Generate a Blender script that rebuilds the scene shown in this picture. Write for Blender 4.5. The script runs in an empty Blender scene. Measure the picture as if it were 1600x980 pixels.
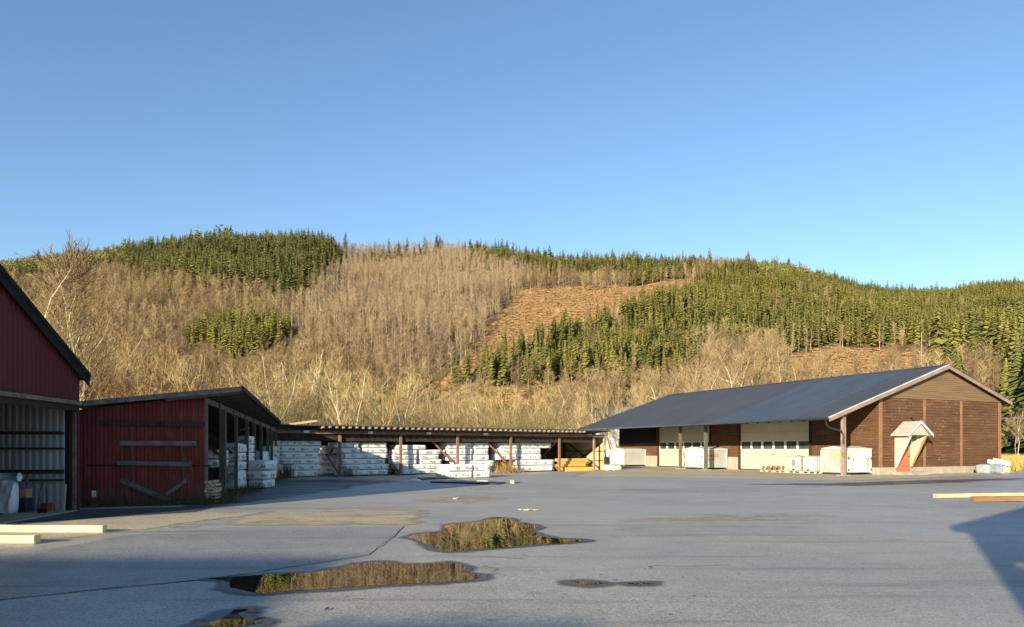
import bpy, math, random
import numpy as np
from mathutils import Vector, Matrix, noise

random.seed(7)
rng = np.random.default_rng(11)
SC = bpy.context.scene
COL = SC.collection
HOR, F, H = 701.0, 1150.0, 1.7            # horizon row, focal length in photo pixels, eye height
SUN = Vector((.475, .88))                  # horizontal direction the light travels
SUN_EL = math.radians(14.0)
R = math.radians

def gp(px, py):                            # photo pixel -> ground point
    d = F * H / (py - HOR)
    return Vector(((px - 800) / F * d, d, 0))

def at(px, py, Y):                         # photo pixel at depth Y -> point
    return Vector(((px - 800) / F * Y, Y, H + (HOR - py) / F * Y))

# ------------------------------------------------------------------ materials
MATS = {}
def new_mat(name):
    m = bpy.data.materials.new(name); m.use_nodes = True
    MATS[name] = m
    nt = m.node_tree
    return m, nt, nt.nodes['Principled BSDF']

def N(nt, typ, **kw):
    n = nt.nodes.new(typ)
    for k, v in kw.items():
        if k.startswith('i_'):
            n.inputs[k[2:].replace('_', ' ')].default_value = v
        else:
            setattr(n, k, v)
    return n

def math_n(nt, op, a, b=None, c=None):
    n = nt.nodes.new('ShaderNodeMath'); n.operation = op
    for i, v in enumerate((a, b, c)):
        if v is None: continue
        if isinstance(v, (int, float)): n.inputs[i].default_value = v
        else: nt.links.new(v, n.inputs[i])
    return n.outputs[0]

def ramp(nt, fac, stops):
    n = nt.nodes.new('ShaderNodeValToRGB')
    el = n.color_ramp.elements
    while len(el) < len(stops): el.new(.5)
    for e, (p, c) in zip(el, stops):
        e.position = p; e.color = (*c, 1)
    nt.links.new(fac, n.inputs[0])
    return n.outputs[0]

def mix(nt, fac, a, b, typ='MIX'):
    n = nt.nodes.new('ShaderNodeMix'); n.data_type = 'RGBA'; n.blend_type = typ
    for s, v in ((n.inputs[0], fac), (n.inputs[6], a), (n.inputs[7], b)):
        if isinstance(v, (int, float)): s.default_value = v
        elif isinstance(v, tuple): s.default_value = (*v, 1)
        else: nt.links.new(v, s)
    return n.outputs[2]

def coords(nt, scale=(1, 1, 1), kind='Object'):
    tc = nt.nodes.new('ShaderNodeTexCoord')
    mp = nt.nodes.new('ShaderNodeMapping'); mp.inputs['Scale'].default_value = scale
    nt.links.new(tc.outputs[kind], mp.inputs[0])
    return mp.outputs[0]

def noise_n(nt, vec, scale, detail=4, rough=.55):
    n = nt.nodes.new('ShaderNodeTexNoise')
    n.inputs['Scale'].default_value = scale; n.inputs['Detail'].default_value = detail
    n.inputs['Roughness'].default_value = rough
    nt.links.new(vec, n.inputs['Vector'])
    return n.outputs['Fac']

def bump(nt, h, strength, dist=.02):
    n = nt.nodes.new('ShaderNodeBump'); n.inputs['Strength'].default_value = strength
    n.inputs['Distance'].default_value = dist
    nt.links.new(h, n.inputs['Height'])
    return n.outputs[0]

def mat(name, c1, c2=None, scale=3.0, stretch=(1, 1, 1), rough=.8, spec=.3, bmp=.15, metal=0.0, c3=None, c3_at=.68, rnd=0.0):
    """two-tone weathered surface: broad blotches, fine grain, optional third tone of stains"""
    m, nt, b = new_mat(name)
    c2 = c2 or tuple(x * .75 for x in c1)
    v = coords(nt, stretch)
    a = noise_n(nt, v, scale, 6, .62)
    col = ramp(nt, a, [(.32, c2), (.66, c1)])
    if c3:
        s = noise_n(nt, v, scale * 3.1, 5, .7)
        f = ramp(nt, s, [(c3_at - .06, (0, 0, 0)), (c3_at + .05, (1, 1, 1))])
        col = mix(nt, f, col, c3)
    if rnd:
        oi = nt.nodes.new('ShaderNodeObjectInfo')
        g = math_n(nt, 'MULTIPLY_ADD', oi.outputs['Random'], rnd, 1 - rnd / 2)
        hs = nt.nodes.new('ShaderNodeHueSaturation')
        nt.links.new(g, hs.inputs['Value']); nt.links.new(col, hs.inputs['Color'])
        col = hs.outputs[0]
    nt.links.new(col, b.inputs['Base Color'])
    b.inputs['Roughness'].default_value = rough
    b.inputs['Specular IOR Level'].default_value = spec
    b.inputs['Metallic'].default_value = metal
    if bmp:
        g = noise_n(nt, v, scale * 9, 4, .6)
        nt.links.new(bump(nt, g, bmp, .01), b.inputs['Normal'])
    return m

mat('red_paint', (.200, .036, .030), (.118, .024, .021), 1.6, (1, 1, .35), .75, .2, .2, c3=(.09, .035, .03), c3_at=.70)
mat('red_batten', (.15, .085, .075), (.10, .045, .04), 5, (1, 1, .4), .9, .15, .3)
def splash(name):
    m = MATS[name]; nt = m.node_tree; b = nt.nodes['Principled BSDF']
    old = b.inputs['Base Color'].links[0].from_socket
    tc = nt.nodes.new('ShaderNodeTexCoord'); sx = nt.nodes.new('ShaderNodeSeparateXYZ'); nt.links.new(tc.outputs['Object'], sx.inputs[0])
    n1 = noise_n(nt, coords(nt, (3, 3, 1)), 1.6, 6, .7)
    k = math_n(nt, 'SUBTRACT', math_n(nt, 'ADD', math_n(nt, 'MULTIPLY', n1, 1.5), -.35), math_n(nt, 'MULTIPLY', sx.outputs[2], .40))
    f = ramp(nt, k, [(.08, (0, 0, 0)), (.42, (1, 1, 1))])
    col = mix(nt, math_n(nt, 'MULTIPLY', f, .75), old, (.10, .065, .05))
    n2 = noise_n(nt, coords(nt, (2.2, 2.2, .5)), 2.4, 5, .7)
    f2 = ramp(nt, n2, [(.52, (0, 0, 0)), (.66, (1, 1, 1))])
    col = mix(nt, math_n(nt, 'MULTIPLY', f2, .45), col, (.24, .085, .075))
    nt.links.new(col, b.inputs['Base Color'])
splash('red_paint')
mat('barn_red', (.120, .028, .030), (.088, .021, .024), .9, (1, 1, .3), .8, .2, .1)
mat('weathered_wood', (.23, .20, .16), (.11, .095, .08), 5, (1, 1, 1), .9, .15, .4)
mat('grey_board', (.165, .155, .15), (.085, .080, .078), 6, (.4, .4, 1), .9, .15, .4, rnd=.3)
mat('dark_wood', (.060, .045, .033), (.03, .024, .02), 4, (1, 1, 1), .9, .15, .3)
mat('black_trim', (.022, .021, .020), (.012, .012, .012), 4, rough=.85, spec=.15)
mat('shed_post', (.27, .165, .115), (.16, .095, .066), 5, (1, 1, .3), .85, .2, .3)
mat('post_wood', (.17, .16, .115), (.085, .08, .06), 5, (1, 1, .25), .9, .15, .4, rnd=.3)
mat('pale_wood', (.56, .45, .31), (.42, .32, .20), 4, (.3, 1, 1), .8, .2, .3, c3=(.42, .29, .15), c3_at=.72)
mat('cream_beam', (.74, .64, .42), (.60, .48, .28), 3, (.3, 1, 1), .75, .2, .25, c3=(.32, .22, .12), c3_at=.74)
mat('brown_beam', (.27, .165, .09), (.16, .10, .056), 3, (.25, 1, 1), .8, .2, .3)
mat('new_timber', (.78, .48, .13), (.62, .35, .09), 4, (.3, 1, 1), .7, .25, .25, rnd=.35)
mat('plywood', (.60, .47, .25), (.50, .38, .19), 1.4, (1, 1, 1), .8, .2, .1)
mat('inner_steel', (.38, .41, .44), (.26, .285, .31), 1.2, (1, 1, .4), .5, .4, .1, c3=(.22, .19, .16), c3_at=.72)
mat('concrete', (.42, .37, .29), (.32, .28, .22), 2.2, rough=.95, spec=.2, bmp=.3, c3=(.2, .17, .12), c3_at=.7)
mat('trim_brown', (.30, .165, .090), (.21, .11, .06), 6, (1, 1, .3), .8, .2, .3)
mat('verge_board', (.33, .24, .19), (.22, .16, .12), 3, (1, 1, 1), .85, .2, .3)
mat('gable_board', (.215, .145, .085), (.15, .10, .056), 3, (.15, 1, 3), .85, .2, .3)
mat('white_door', (.54, .51, .415), (.48, .455, .37), .8, rough=.55, spec=.35, bmp=.03)
mat('white_trim', (.80, .77, .70), (.70, .67, .60), 3, rough=.6, spec=.3, bmp=.05)
mat('steel_grey', (.40, .42, .40), (.32, .34, .32), 1.5, rough=.55, spec=.4, bmp=.06, c3=(.30, .28, .24), c3_at=.72)
mat('steel_pale', (.68, .68, .64), (.58, .58, .54), 1.5, rough=.5, spec=.4, bmp=.06, c3=(.42, .39, .33), c3_at=.74)
mat('dark_steel', (.05, .05, .05), (.035, .035, .035), 4, rough=.6, spec=.4, metal=.3)
mat('galvanised', (.58, .58, .56), (.45, .45, .44), 6, rough=.4, spec=.5, metal=.6)
mat('tank_plastic', (.74, .72, .66), (.64, .62, .56), 2, rough=.4, spec=.4, bmp=.03)
mat('red_lettering', (.56, .20, .15), (.48, .16, .12), 9, rough=.7)
mat('yellow_lettering', (.75, .62, .03), (.65, .52, .03), 9, rough=.7)
mat('grey_lettering', (.20, .20, .19), (.27, .27, .26), 9, rough=.7)
mat('door_red', (.52, .17, .085), (.44, .135, .07), 2, rough=.6, spec=.3, bmp=.05)
mat('hood_grey', (.47, .44, .38), (.39, .365, .32), 2.5, (1, 1, 3), .8, .2, .15)
mat('orange_brace', (.50, .27, .11), (.40, .20, .08), 4, (1, 1, .4), .75, .2, .2)
mat('pallet_white', (.66, .60, .47), (.52, .46, .34), 4, rough=.9)
mat('pallet_brown', (.30, .19, .09), (.20, .12, .06), 4, rough=.9)
mat('sheet_plastic', (.36, .42, .43), (.20, .25, .28), 2.5, rough=.18, spec=.6, bmp=.6)
mat('foam_white', (.80, .78, .70), (.66, .63, .55), 3, rough=.7)
mat('cardboard', (.42, .30, .15), (.34, .23, .11), 3, rough=.9)
mat('sheet_white', (.80, .82, .84), (.70, .73, .76), 1.6, rough=.5, spec=.35, bmp=.4)
mat('red_tool', (.30, .02, .015), (.2, .015, .012), 4, rough=.5)
mat('firewood', (.62, .52, .32), (.32, .25, .14), 9, rough=.95, bmp=.6)
mat('black_tarp', (.03, .032, .036), (.02, .02, .022), 3, rough=.5, spec=.4, bmp=.4)
mat('stone_block', (.48, .44, .37), (.35, .31, .26), 6, rough=.95)
mat('house_white', (.74, .72, .66), (.66, .64, .58), 1, rough=.8)
mat('house_roof', (.30, .28, .26), (.22, .2, .19), 2, rough=.85)
mat('pole_wood', (.42, .36, .27), (.3, .25, .19), 3, rough=.9)
mat('wire', (.30, .30, .28), rough=.5, bmp=0)
mat('shade_caster', (.3, .28, .25), rough=.9)
mat('soil', (.20, .145, .075), (.12, .088, .045), .6, rough=1, spec=.05, bmp=.5)
mat('roof_felt', (.066, .074, .088), (.052, .058, .070), .5, (.35, 1, 1), .72, .30, .06)
mat('roof_under', (.10, .085, .07), (.055, .048, .04), 3, (3, .3, 1), .9, .15, .3)
mat('old_roof', (.055, .055, .058), (.035, .035, .038), 2, rough=.8, bmp=.2)

def glass_mat():
    m, nt, b = new_mat('window_glass')
    v = coords(nt)
    n = noise_n(nt, v, 1.3, 2)
    nt.links.new(ramp(nt, n, [(.35, (.035, .045, .045)), (.7, (.10, .11, .095))]), b.inputs['Base Color'])
    b.inputs['Roughness'].default_value = .06; b.inputs['Specular IOR Level'].default_value = .6
glass_mat()

def ribbed_roof():
    m, nt, b = new_mat('roof_metal')
    v = coords(nt)
    n = noise_n(nt, coords(nt, (.3, 2, 1)), 1.2, 4)
    nt.links.new(ramp(nt, n, [(.3, (.055, .068, .090)), (.7, (.078, .094, .118))]), b.inputs['Base Color'])
    b.inputs['Roughness'].default_value = .42; b.inputs['Specular IOR Level'].default_value = .5
    b.inputs['Metallic'].default_value = .25
ribbed_roof()

def siding_mat():
    """dark brown stained boards, stain worn to bare wood in horizontal scratches"""
    m, nt, b = new_mat('brown_siding')
    v = coords(nt)
    broad = noise_n(nt, coords(nt, (.5, .5, 1.6)), .9, 4)
    col = ramp(nt, broad, [(.3, (.080, .041, .022)), (.7, (.135, .070, .037))])
    grain = noise_n(nt, coords(nt, (.22, .22, 7)), 2.6, 6, .7)
    where = noise_n(nt, v, .55, 3)
    k = math_n(nt, 'ADD', grain, math_n(nt, 'MULTIPLY', where, .28))
    worn = ramp(nt, k, [(.68, (0, 0, 0)), (.84, (1, 1, 1))])
    col = mix(nt, worn, col, (.27, .145, .078))
    sp = noise_n(nt, coords(nt, (4, 4, 2.6)), 2.2, 3, .6)
    k2 = math_n(nt, 'ADD', sp, math_n(nt, 'MULTIPLY', where, .18))
    spots = ramp(nt, k2, [(.755, (0, 0, 0)), (.81, (1, 1, 1))])
    col = mix(nt, spots, col, (.46, .30, .18))
    nt.links.new(col, b.inputs['Base Color'])
    b.inputs['Roughness'].default_value = .8; b.inputs['Specular IOR Level'].default_value = .2
    nt.links.new(bump(nt, grain, .3, .01), b.inputs['Normal'])
siding_mat()

def wrap_mat():
    """white lumber wrap with repeated rows of small dark print"""
    m, nt, b = new_mat('lumber_wrap')
    tc = nt.nodes.new('ShaderNodeTexCoord'); oi = nt.nodes.new('ShaderNodeObjectInfo')
    sx = nt.nodes.new('ShaderNodeSeparateXYZ'); nt.links.new(tc.outputs['Object'], sx.inputs[0])
    x = math_n(nt, 'ADD', sx.outputs[0], math_n(nt, 'ADD', math_n(nt, 'MULTIPLY', oi.outputs['Random'], 7.0), sx.outputs[1]))
    z = sx.outputs[2]
    fx = math_n(nt, 'FRACT', math_n(nt, 'DIVIDE', x, .78))
    word = math_n(nt, 'MULTIPLY', math_n(nt, 'GREATER_THAN', fx, .16), math_n(nt, 'LESS_THAN', fx, .74))
    band = math_n(nt, 'LESS_THAN', math_n(nt, 'ABSOLUTE', math_n(nt, 'ADD', z, math_n(nt, 'MULTIPLY', fx, .05))), .075)
    cv = nt.nodes.new('ShaderNodeCombineXYZ')
    nt.links.new(math_n(nt, 'FLOOR', math_n(nt, 'DIVIDE', x, .06)), cv.inputs[0])
    nt.links.new(math_n(nt, 'FLOOR', math_n(nt, 'DIVIDE', z, .055)), cv.inputs[1])
    wn = nt.nodes.new('ShaderNodeTexWhiteNoise'); nt.links.new(cv.outputs[0], wn.inputs['Vector'])
    gly = math_n(nt, 'GREATER_THAN', wn.outputs['Value'], .42)
    ink = math_n(nt, 'MULTIPLY', math_n(nt, 'MULTIPLY', word, band), gly)
    ink = math_n(nt, 'MULTIPLY', ink, .72)
    v = coords(nt)
    n = noise_n(nt, v, 1.7, 4)
    col = ramp(nt, n, [(.3, (.70, .71, .70)), (.7, (.82, .82, .79))])
    col = mix(nt, ink, col, (.10, .13, .17))
    nt.links.new(col, b.inputs['Base Color'])
    b.inputs['Roughness'].default_value = .5; b.inputs['Specular IOR Level'].default_value = .3
    nt.links.new(bump(nt, noise_n(nt, coords(nt, (1.2, 1, 3)), 3, 4), .5, .03), b.inputs['Normal'])
wrap_mat()

def asphalt(name, lo, hi, sand, sand_at=.6, rough=.62, soft=0.0, stain=.0):
    m, nt, b = new_mat(name)
    tc = nt.nodes.new('ShaderNodeTexCoord')
    v = tc.outputs['Object']
    big = noise_n(nt, v, .16, 5, .6)
    mid = noise_n(nt, v, 1.1, 5, .65)
    fine = noise_n(nt, v, 34, 3, .7)
    vo = nt.nodes.new('ShaderNodeTexVoronoi'); vo.inputs['Scale'].default_value = 55
    nt.links.new(v, vo.inputs['Vector'])
    chips = vo.outputs['Color']
    cs = nt.nodes.new('ShaderNodeSeparateColor'); nt.links.new(chips, cs.inputs[0])
    t = math_n(nt, 'ADD', math_n(nt, 'MULTIPLY', big, .55), math_n(nt, 'MULTIPLY', mid, .45))
    col = ramp(nt, t, [(.40, lo), (.60, hi)])
    st = noise_n(nt, coords(nt, (.35, 1, 1)), .42, 6, .62)
    sf = ramp(nt, st, [(sand_at - .07, (0, 0, 0)), (sand_at + .12, (1, 1, 1))])
    col = mix(nt, math_n(nt, 'MULTIPLY', sf, .75), col, sand)
    g = math_n(nt, 'ADD', math_n(nt, 'MULTIPLY', cs.outputs[0], .75), math_n(nt, 'MULTIPLY', fine, .7))
    gv = math_n(nt, 'ADD', g, .28)
    hs = nt.nodes.new('ShaderNodeHueSaturation'); nt.links.new(gv, hs.inputs['Value']); nt.links.new(col, hs.inputs['Color'])
    colr = hs.outputs[0]
    if stain:                                                              # tyre marks, oil spots and dirt trails worn into the surface
        tr = noise_n(nt, coords(nt, (.10, 1.5, 1)), 1.0, 5, .7)
        f1 = ramp(nt, tr, [(.53, (0, 0, 0)), (.70, (1, 1, 1))])
        colr = mix(nt, math_n(nt, 'MULTIPLY', f1, stain), colr, (.14, .125, .105))
        sp = noise_n(nt, v, .9, 4, .55)
        f2 = ramp(nt, sp, [(.63, (0, 0, 0)), (.74, (1, 1, 1))])
        colr = mix(nt, math_n(nt, 'MULTIPLY', f2, stain * .8), colr, (.11, .105, .10))
        vb = noise_n(nt, coords(nt, (.5, 1, 1)), .07, 3, .5)
        f3 = ramp(nt, vb, [(.45, (0, 0, 0)), (.62, (1, 1, 1))])
        colr = mix(nt, math_n(nt, 'MULTIPLY', f3, stain * .7), colr, (.40, .375, .33))
    nt.links.new(colr, b.inputs['Base Color'])
    wet = noise_n(nt, v, .23, 4, .6)
    rr = math_n(nt, 'MULTIPLY_ADD', wet, .30, rough - .15)
    nt.links.new(rr, b.inputs['Roughness'])
    b.inputs['Specular IOR Level'].default_value = .42
    hsum = math_n(nt, 'ADD', math_n(nt, 'MULTIPLY', cs.outputs[1], .5), math_n(nt, 'ADD', math_n(nt, 'MULTIPLY', fine, .5), math_n(nt, 'MULTIPLY', mid, 1.2)))
    nt.links.new(bump(nt, hsum, .38, .010), b.inputs['Normal'])
    if soft:
        at_ = nt.nodes.new('ShaderNodeAttribute'); at_.attribute_name = 'core'
        e = noise_n(nt, coords(nt, (.45, 1, 1)), 1.1, 7, .72)
        k = math_n(nt, 'ADD', at_.outputs['Fac'], math_n(nt, 'MULTIPLY', math_n(nt, 'SUBTRACT', e, .5), soft))
        al = ramp(nt, k, [(.30, (0, 0, 0)), (.75, (1, 1, 1))])
        nt.links.new(al, b.inputs['Alpha'])
    return m
asphalt('asphalt', (.295, .28, .245), (.41, .388, .33), (.44, .37, .25), .58, .50, stain=.75)
asphalt('asphalt_patch', (.25, .24, .215), (.335, .32, .285), (.38, .32, .225), .70, .48, stain=.65)
asphalt('sandy', (.38, .315, .205), (.48, .405, .27), (.26, .23, .19), .60, .9, soft=2.2, stain=.3)
asphalt('apron', (.43, .36, .23), (.53, .45, .30), (.22, .18, .12), .60, .9, soft=1.2, stain=.4)
asphalt('damp', (.06, .062, .064), (.10, .10, .10), (.14, .12, .09), .70, .45, soft=1.8)

def water():
    m, nt, b = new_mat('water')
    b.inputs['Base Color'].default_value = (.02, .018, .013, 1)
    b.inputs['Roughness'].default_value = .012
    b.inputs['IOR'].default_value = 2.0
    nt.links.new(bump(nt, noise_n(nt, coords(nt), 1.4, 2), .004, .01), b.inputs['Normal'])
water()

def plant_mat(name, stops, rough=.85, spec=.1):
    m, nt, b = new_mat(name)
    at_ = nt.nodes.new('ShaderNodeAttribute'); at_.attribute_name = 'tint'
    oi = nt.nodes.new('ShaderNodeObjectInfo')
    t = math_n(nt, 'FRACT', math_n(nt, 'ADD', at_.outputs['Fac'], math_n(nt, 'MULTIPLY', oi.outputs['Random'], .999)))
    nt.links.new(ramp(nt, t, stops), b.inputs['Base Color'])
    b.inputs['Roughness'].default_value = rough; b.inputs['Specular IOR Level'].default_value = spec
    return m
plant_mat('needles', [(0, (.115, .135, .038)), (.40, (.215, .215, .058)), (.75, (.285, .262, .072)), (1, (.165, .176, .05))])
plant_mat('dark_needles', [(0, (.105, .125, .046)), (.6, (.205, .205, .07)), (1, (.275, .255, .082))])
plant_mat('pine_needles', [(0, (.18, .18, .062)), (.6, (.215, .205, .07)), (1, (.25, .23, .08))])
plant_mat('bark', [(0, (.13, .09, .055)), (1, (.2, .14, .09))])
plant_mat('pale_bark', [(0, (.34, .27, .18)), (.6, (.46, .38, .27)), (1, (.26, .20, .13))])
plant_mat('mid_bark', [(0, (.30, .23, .145)), (.5, (.48, .39, .26)), (1, (.22, .15, .09))])
plant_mat('hill_twigs', [(0, (.145, .104, .056)), (.25, (.245, .18, .096)), (.55, (.365, .28, .15)), (.8, (.255, .172, .092)), (1, (.42, .33, .18))])
plant_mat('grey_twigs', [(0, (.17, .125, .08)), (.3, (.28, .212, .135)), (.6, (.37, .287, .183)), (1, (.24, .178, .112))])
plant_mat('yellow_twigs', [(0, (.34, .255, .105)), (.4, (.46, .36, .17)), (.8, (.30, .22, .10)), (1, (.40, .31, .15))])
plant_mat('brown_twigs', [(0, (.235, .130, .058)), (.6, (.30, .175, .082)), (1, (.22, .13, .06))])
plant_mat('pale_limbs', [(0, (.56, .48, .29)), (.5, (.66, .58, .40)), (1, (.48, .40, .22))])
plant_mat('dry_grass', [(0, (.42, .32, .09)), (.5, (.50, .39, .13)), (1, (.30, .24, .07))])
plant_mat('litter_bits', [(0, (.10, .075, .05)), (.5, (.28, .21, .13)), (1, (.05, .045, .04))])
plant_mat('olive_twigs', [(0, (.13, .105, .042)), (.4, (.19, .15, .065)), (.8, (.115, .10, .045)), (1, (.22, .165, .08))])
plant_mat('weed_stalks', [(0, (.085, .065, .035)), (.6, (.13, .105, .05)), (1, (.06, .06, .03))])
plant_mat('dry_weeds', [(0, (.34, .20, .09)), (.6, (.42, .27, .12)), (1, (.28, .17, .07))])

def hill_mat():
    m, nt, b = new_mat('hill_ground')
    at_ = nt.nodes.new('ShaderNodeAttribute'); at_.attribute_name = 'clear'
    v = coords(nt)
    a = noise_n(nt, v, .05, 6, .65)
    forest = ramp(nt, a, [(.3, (.135, .094, .048)), (.7, (.215, .15, .078))])
    c = noise_n(nt, v, .11, 8, .78)
    cut = ramp(nt, c, [(.36, (.11, .062, .028)), (.45, (.31, .178, .074)), (.56, (.43, .265, .115)), (.64, (.60, .46, .26))])
    nt.links.new(mix(nt, at_.outputs['Fac'], forest, cut), b.inputs['Base Color'])
    b.inputs['Roughness'].default_value = 1; b.inputs['Specular IOR Level'].default_value = .05
    nt.links.new(bump(nt, noise_n(nt, v, .35, 6, .7), .9, 1.2), b.inputs['Normal'])
hill_mat()

# ------------------------------------------------------------------ mesh building
class MB:
    def __init__(s): s.v = []; s.f = []; s.m = []
    def quad(s, *p, m=0):
        i = len(s.v); s.v += [tuple(q) for q in p]; s.f.append(tuple(range(i, i + len(p)))); s.m.append(m)
    def hexa(s, b, t, m=0):                       # bottom 4, top 4 (same order)
        i = len(s.v); s.v += [tuple(q) for q in b] + [tuple(q) for q in t]
        for f in ((3, 2, 1, 0), (4, 5, 6, 7), (0, 1, 5, 4), (1, 2, 6, 5), (2, 3, 7, 6), (3, 0, 4, 7)):
            s.f.append(tuple(i + k for k in f)); s.m.append(m)
    def box(s, x0, x1, y0, y1, z0, z1, m=0):
        s.hexa([(x0, y0, z0), (x1, y0, z0), (x1, y1, z0), (x0, y1, z0)], [(x0, y0, z1), (x1, y0, z1), (x1, y1, z1), (x0, y1, z1)], m)
    def bar(s, p, q, w, h, up=(0, 0, 1), m=0):    # beam from p to q, w across, h along up
        p, q = Vector(p), Vector(q); d = (q - p).normalized(); up = Vector(up)
        a = d.cross(up)
        if a.length < 1e-4: a = d.cross(Vector((1, 0, 0)))
        a.normalize(); u = a.cross(d).normalized()
        a *= w / 2; u *= h / 2
        s.hexa([p - a - u, p + a - u, q + a - u, q - a - u], [p - a + u, p + a + u, q + a + u, q - a + u], m)
    def tube(s, pts, rads, n=6, m=0, cap=True):
        pts = [Vector(p) for p in pts]; base = len(s.v)
        for k, (p, r) in enumerate(zip(pts, rads)):
            d = (pts[min(k + 1, len(pts) - 1)] - pts[max(k - 1, 0)]).normalized()
            a = d.cross(Vector((0, 0, 1)))
            if a.length < .05: a = d.cross(Vector((1, 0, 0)))
            a.normalize(); b = d.cross(a)
            for j in range(n):
                t = 2 * math.pi * j / n
                s.v.append(tuple(p + a * (r * math.cos(t)) + b * (r * math.sin(t))))
        for k in range(len(pts) - 1):
            for j in range(n):
                j2 = (j + 1) % n
                s.f.append((base + k * n + j, base + k * n + j2, base + (k + 1) * n + j2, base + (k + 1) * n + j)); s.m.append(m)
        if cap and n > 2:
            s.f.append(tuple(base + j for j in range(n))); s.m.append(m)
            s.f.append(tuple(base + (len(pts) - 1) * n + j for j in reversed(range(n)))); s.m.append(m)
    def corrugated(s, a, b, zb, zt, nrm, pitch=.16, depth=.025, m=0):
        """vertical ribs on the wall from a to b (2D); zb/zt functions of t in 0..1"""
        a, b, nrm = Vector(a), Vector(b), Vector(nrm)
        L = (b - a).length; n = max(2, int(L / pitch))
        prof = [(0, 0), (.35, 0), (.5, 1), (.85, 1)]
        ts = [(k + p) / n for k in range(n) for p, _ in prof] + [1.0]
        ds = [q * depth for k in range(n) for _, q in prof] + [0]
        i = len(s.v)
        for t, d in zip(ts, ds):
            p = a + (b - a) * t + nrm * d
            s.v += [(p.x, p.y, zb(t)), (p.x, p.y, zt(t))]
        for k in range(len(ts) - 1):
            s.f.append((i + 2 * k, i + 2 * k + 2, i + 2 * k + 3, i + 2 * k + 1)); s.m.append(m)
    def siding(s, a, b, z0, z1, nrm, pitch=.15, depth=.028, lim=None, m=0):
        """overlapping horizontal boards from a to b (2D); lim(z) -> (t0, t1) trims each row"""
        a, b, nrm = Vector(a), Vector(b), Vector(nrm)
        n = max(1, round((z1 - z0) / pitch)); h = (z1 - z0) / n
        for k in range(n):
            zb, zt = z0 + k * h, z0 + (k + 1) * h
            r0 = lim(zb) if lim else (0, 1); r1 = lim(zt) if lim else (0, 1)
            if r0[1] <= r0[0]: continue
            if r1[1] < r1[0]: r1 = ((r1[0] + r1[1]) / 2,) * 2
            jit = depth * (1 + random.uniform(-.25, .25))
            P = lambda t, d, z: (*(a + (b - a) * t + nrm * d), z)
            s.quad(P(r0[0], jit, zb), P(r0[1], jit, zb), P(r1[1], 0, zt), P(r1[0], 0, zt), m=m)
            s.quad(P(r0[0], -.01, zb), P(r0[1], -.01, zb), P(r0[1], jit, zb), P(r0[0], jit, zb), m=m)
    def build(s, name, mats, parent=None, smooth=False):
        me = bpy.data.meshes.new(name); me.from_pydata(s.v, [], s.f)
        for mm in ([mats] if isinstance(mats, str) else mats): me.materials.append(MATS[mm])
        if len(me.materials) > 1: me.polygons.foreach_set('material_index', s.m)
        if smooth: me.polygons.foreach_set('use_smooth', [True] * len(me.polygons))
        me.update()
        return link(name, me, parent)

def link(name, me, parent=None):
    o = bpy.data.objects.new(name, me); COL.objects.link(o)
    if parent: o.parent = parent
    return o
def empty(name, loc=(0, 0, 0), rz=0):
    o = bpy.data.objects.new(name, None); COL.objects.link(o)
    o.location = loc; o.rotation_euler = (0, 0, rz); o.empty_display_size = .3
    return o
def tag(o, label, cat, group=None):
    o['label'] = label; o['category'] = cat
    if group: o['group'] = group
    return o
def struct(o): o['kind'] = 'structure'; return o
def stuff(o, label=None, cat=None):
    o['kind'] = 'stuff'
    if label: o['label'] = label
    if cat: o['category'] = cat
    return o
def dup(o, parent=None):
    c = o.copy(); COL.objects.link(c)
    if parent: c.parent = parent
    for ch in list(o.children): dup(ch, c)
    return c

# ------------------------------------------------------------------ ground
g = MB(); g.quad((-900, -200, -.03), (900, -200, -.03), (900, 300, -.03), (-900, 300, -.03))
struct(g.build('ground', 'soil'))

def soft_sheet(name, m, pts, z, wide, strength=1.0, hole=False):
    """sheet whose border fades out over 'wide' metres (attribute core: 1 inside, 0 at the rim)"""
    P = [Vector((p[0], p[1])) for p in pts]
    if sum(a.x * b_.y - b_.x * a.y for a, b_ in zip(P, P[1:] + P[:1])) < 0: P.reverse()
    n = len(P); out = []
    for i, p in enumerate(P):
        d = (P[(i + 1) % n] - P[i - 1])
        d = d.normalized() if d.length > 1e-6 else Vector((1, 0))
        out.append(p + Vector((d.y, -d.x)) * wide * (1 + .5 * noise.noise(Vector((p.x * 1.5, p.y * 1.5, 6)))))
    b = MB()
    if not hole: b.quad(*[(q.x, q.y, z) for q in P])
    base = len(b.v)
    for p, q in zip(P, out): b.v += [(p.x, p.y, z), (q.x, q.y, z)]
    for i in range(n):
        j = (i + 1) % n
        b.f.append((base + 2 * i, base + 2 * i + 1, base + 2 * j + 1, base + 2 * j)); b.m.append(0)
    o = b.build(name, m)
    a = o.data.attributes.new('core', 'FLOAT', 'POINT')
    a.data.foreach_set('value', [strength] * base + [strength, -.2] * n)
    return struct(o)

def dense(pts, k):
    P = [Vector((p[0], p[1])) for p in pts]
    return [P[i].lerp(P[(i + 1) % len(P)], t / k) for i in range(len(P)) for t in range(k)]

def sheet(name, m, pts, z, rag=0.0, n=1):
    """flat sheet from a ground outline; rag roughens the edge"""
    P = [Vector((p[0], p[1])) for p in pts]; out = []
    for i, p in enumerate(P):
        q = P[(i + 1) % len(P)]
        for k in range(n):
            r = p.lerp(q, k / n)
            if rag:
                d = (q - p).normalized(); nn = Vector((-d.y, d.x))
                r = r + nn * rag * (noise.noise(Vector((r.x * 1.7, r.y * 1.7, 3))) + .6 * noise.noise(Vector((r.x * 6, r.y * 6, 9))))
            out.append((r.x, r.y, z))
    b = MB(); b.quad(*out)
    return struct(b.build(name, m))

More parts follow.
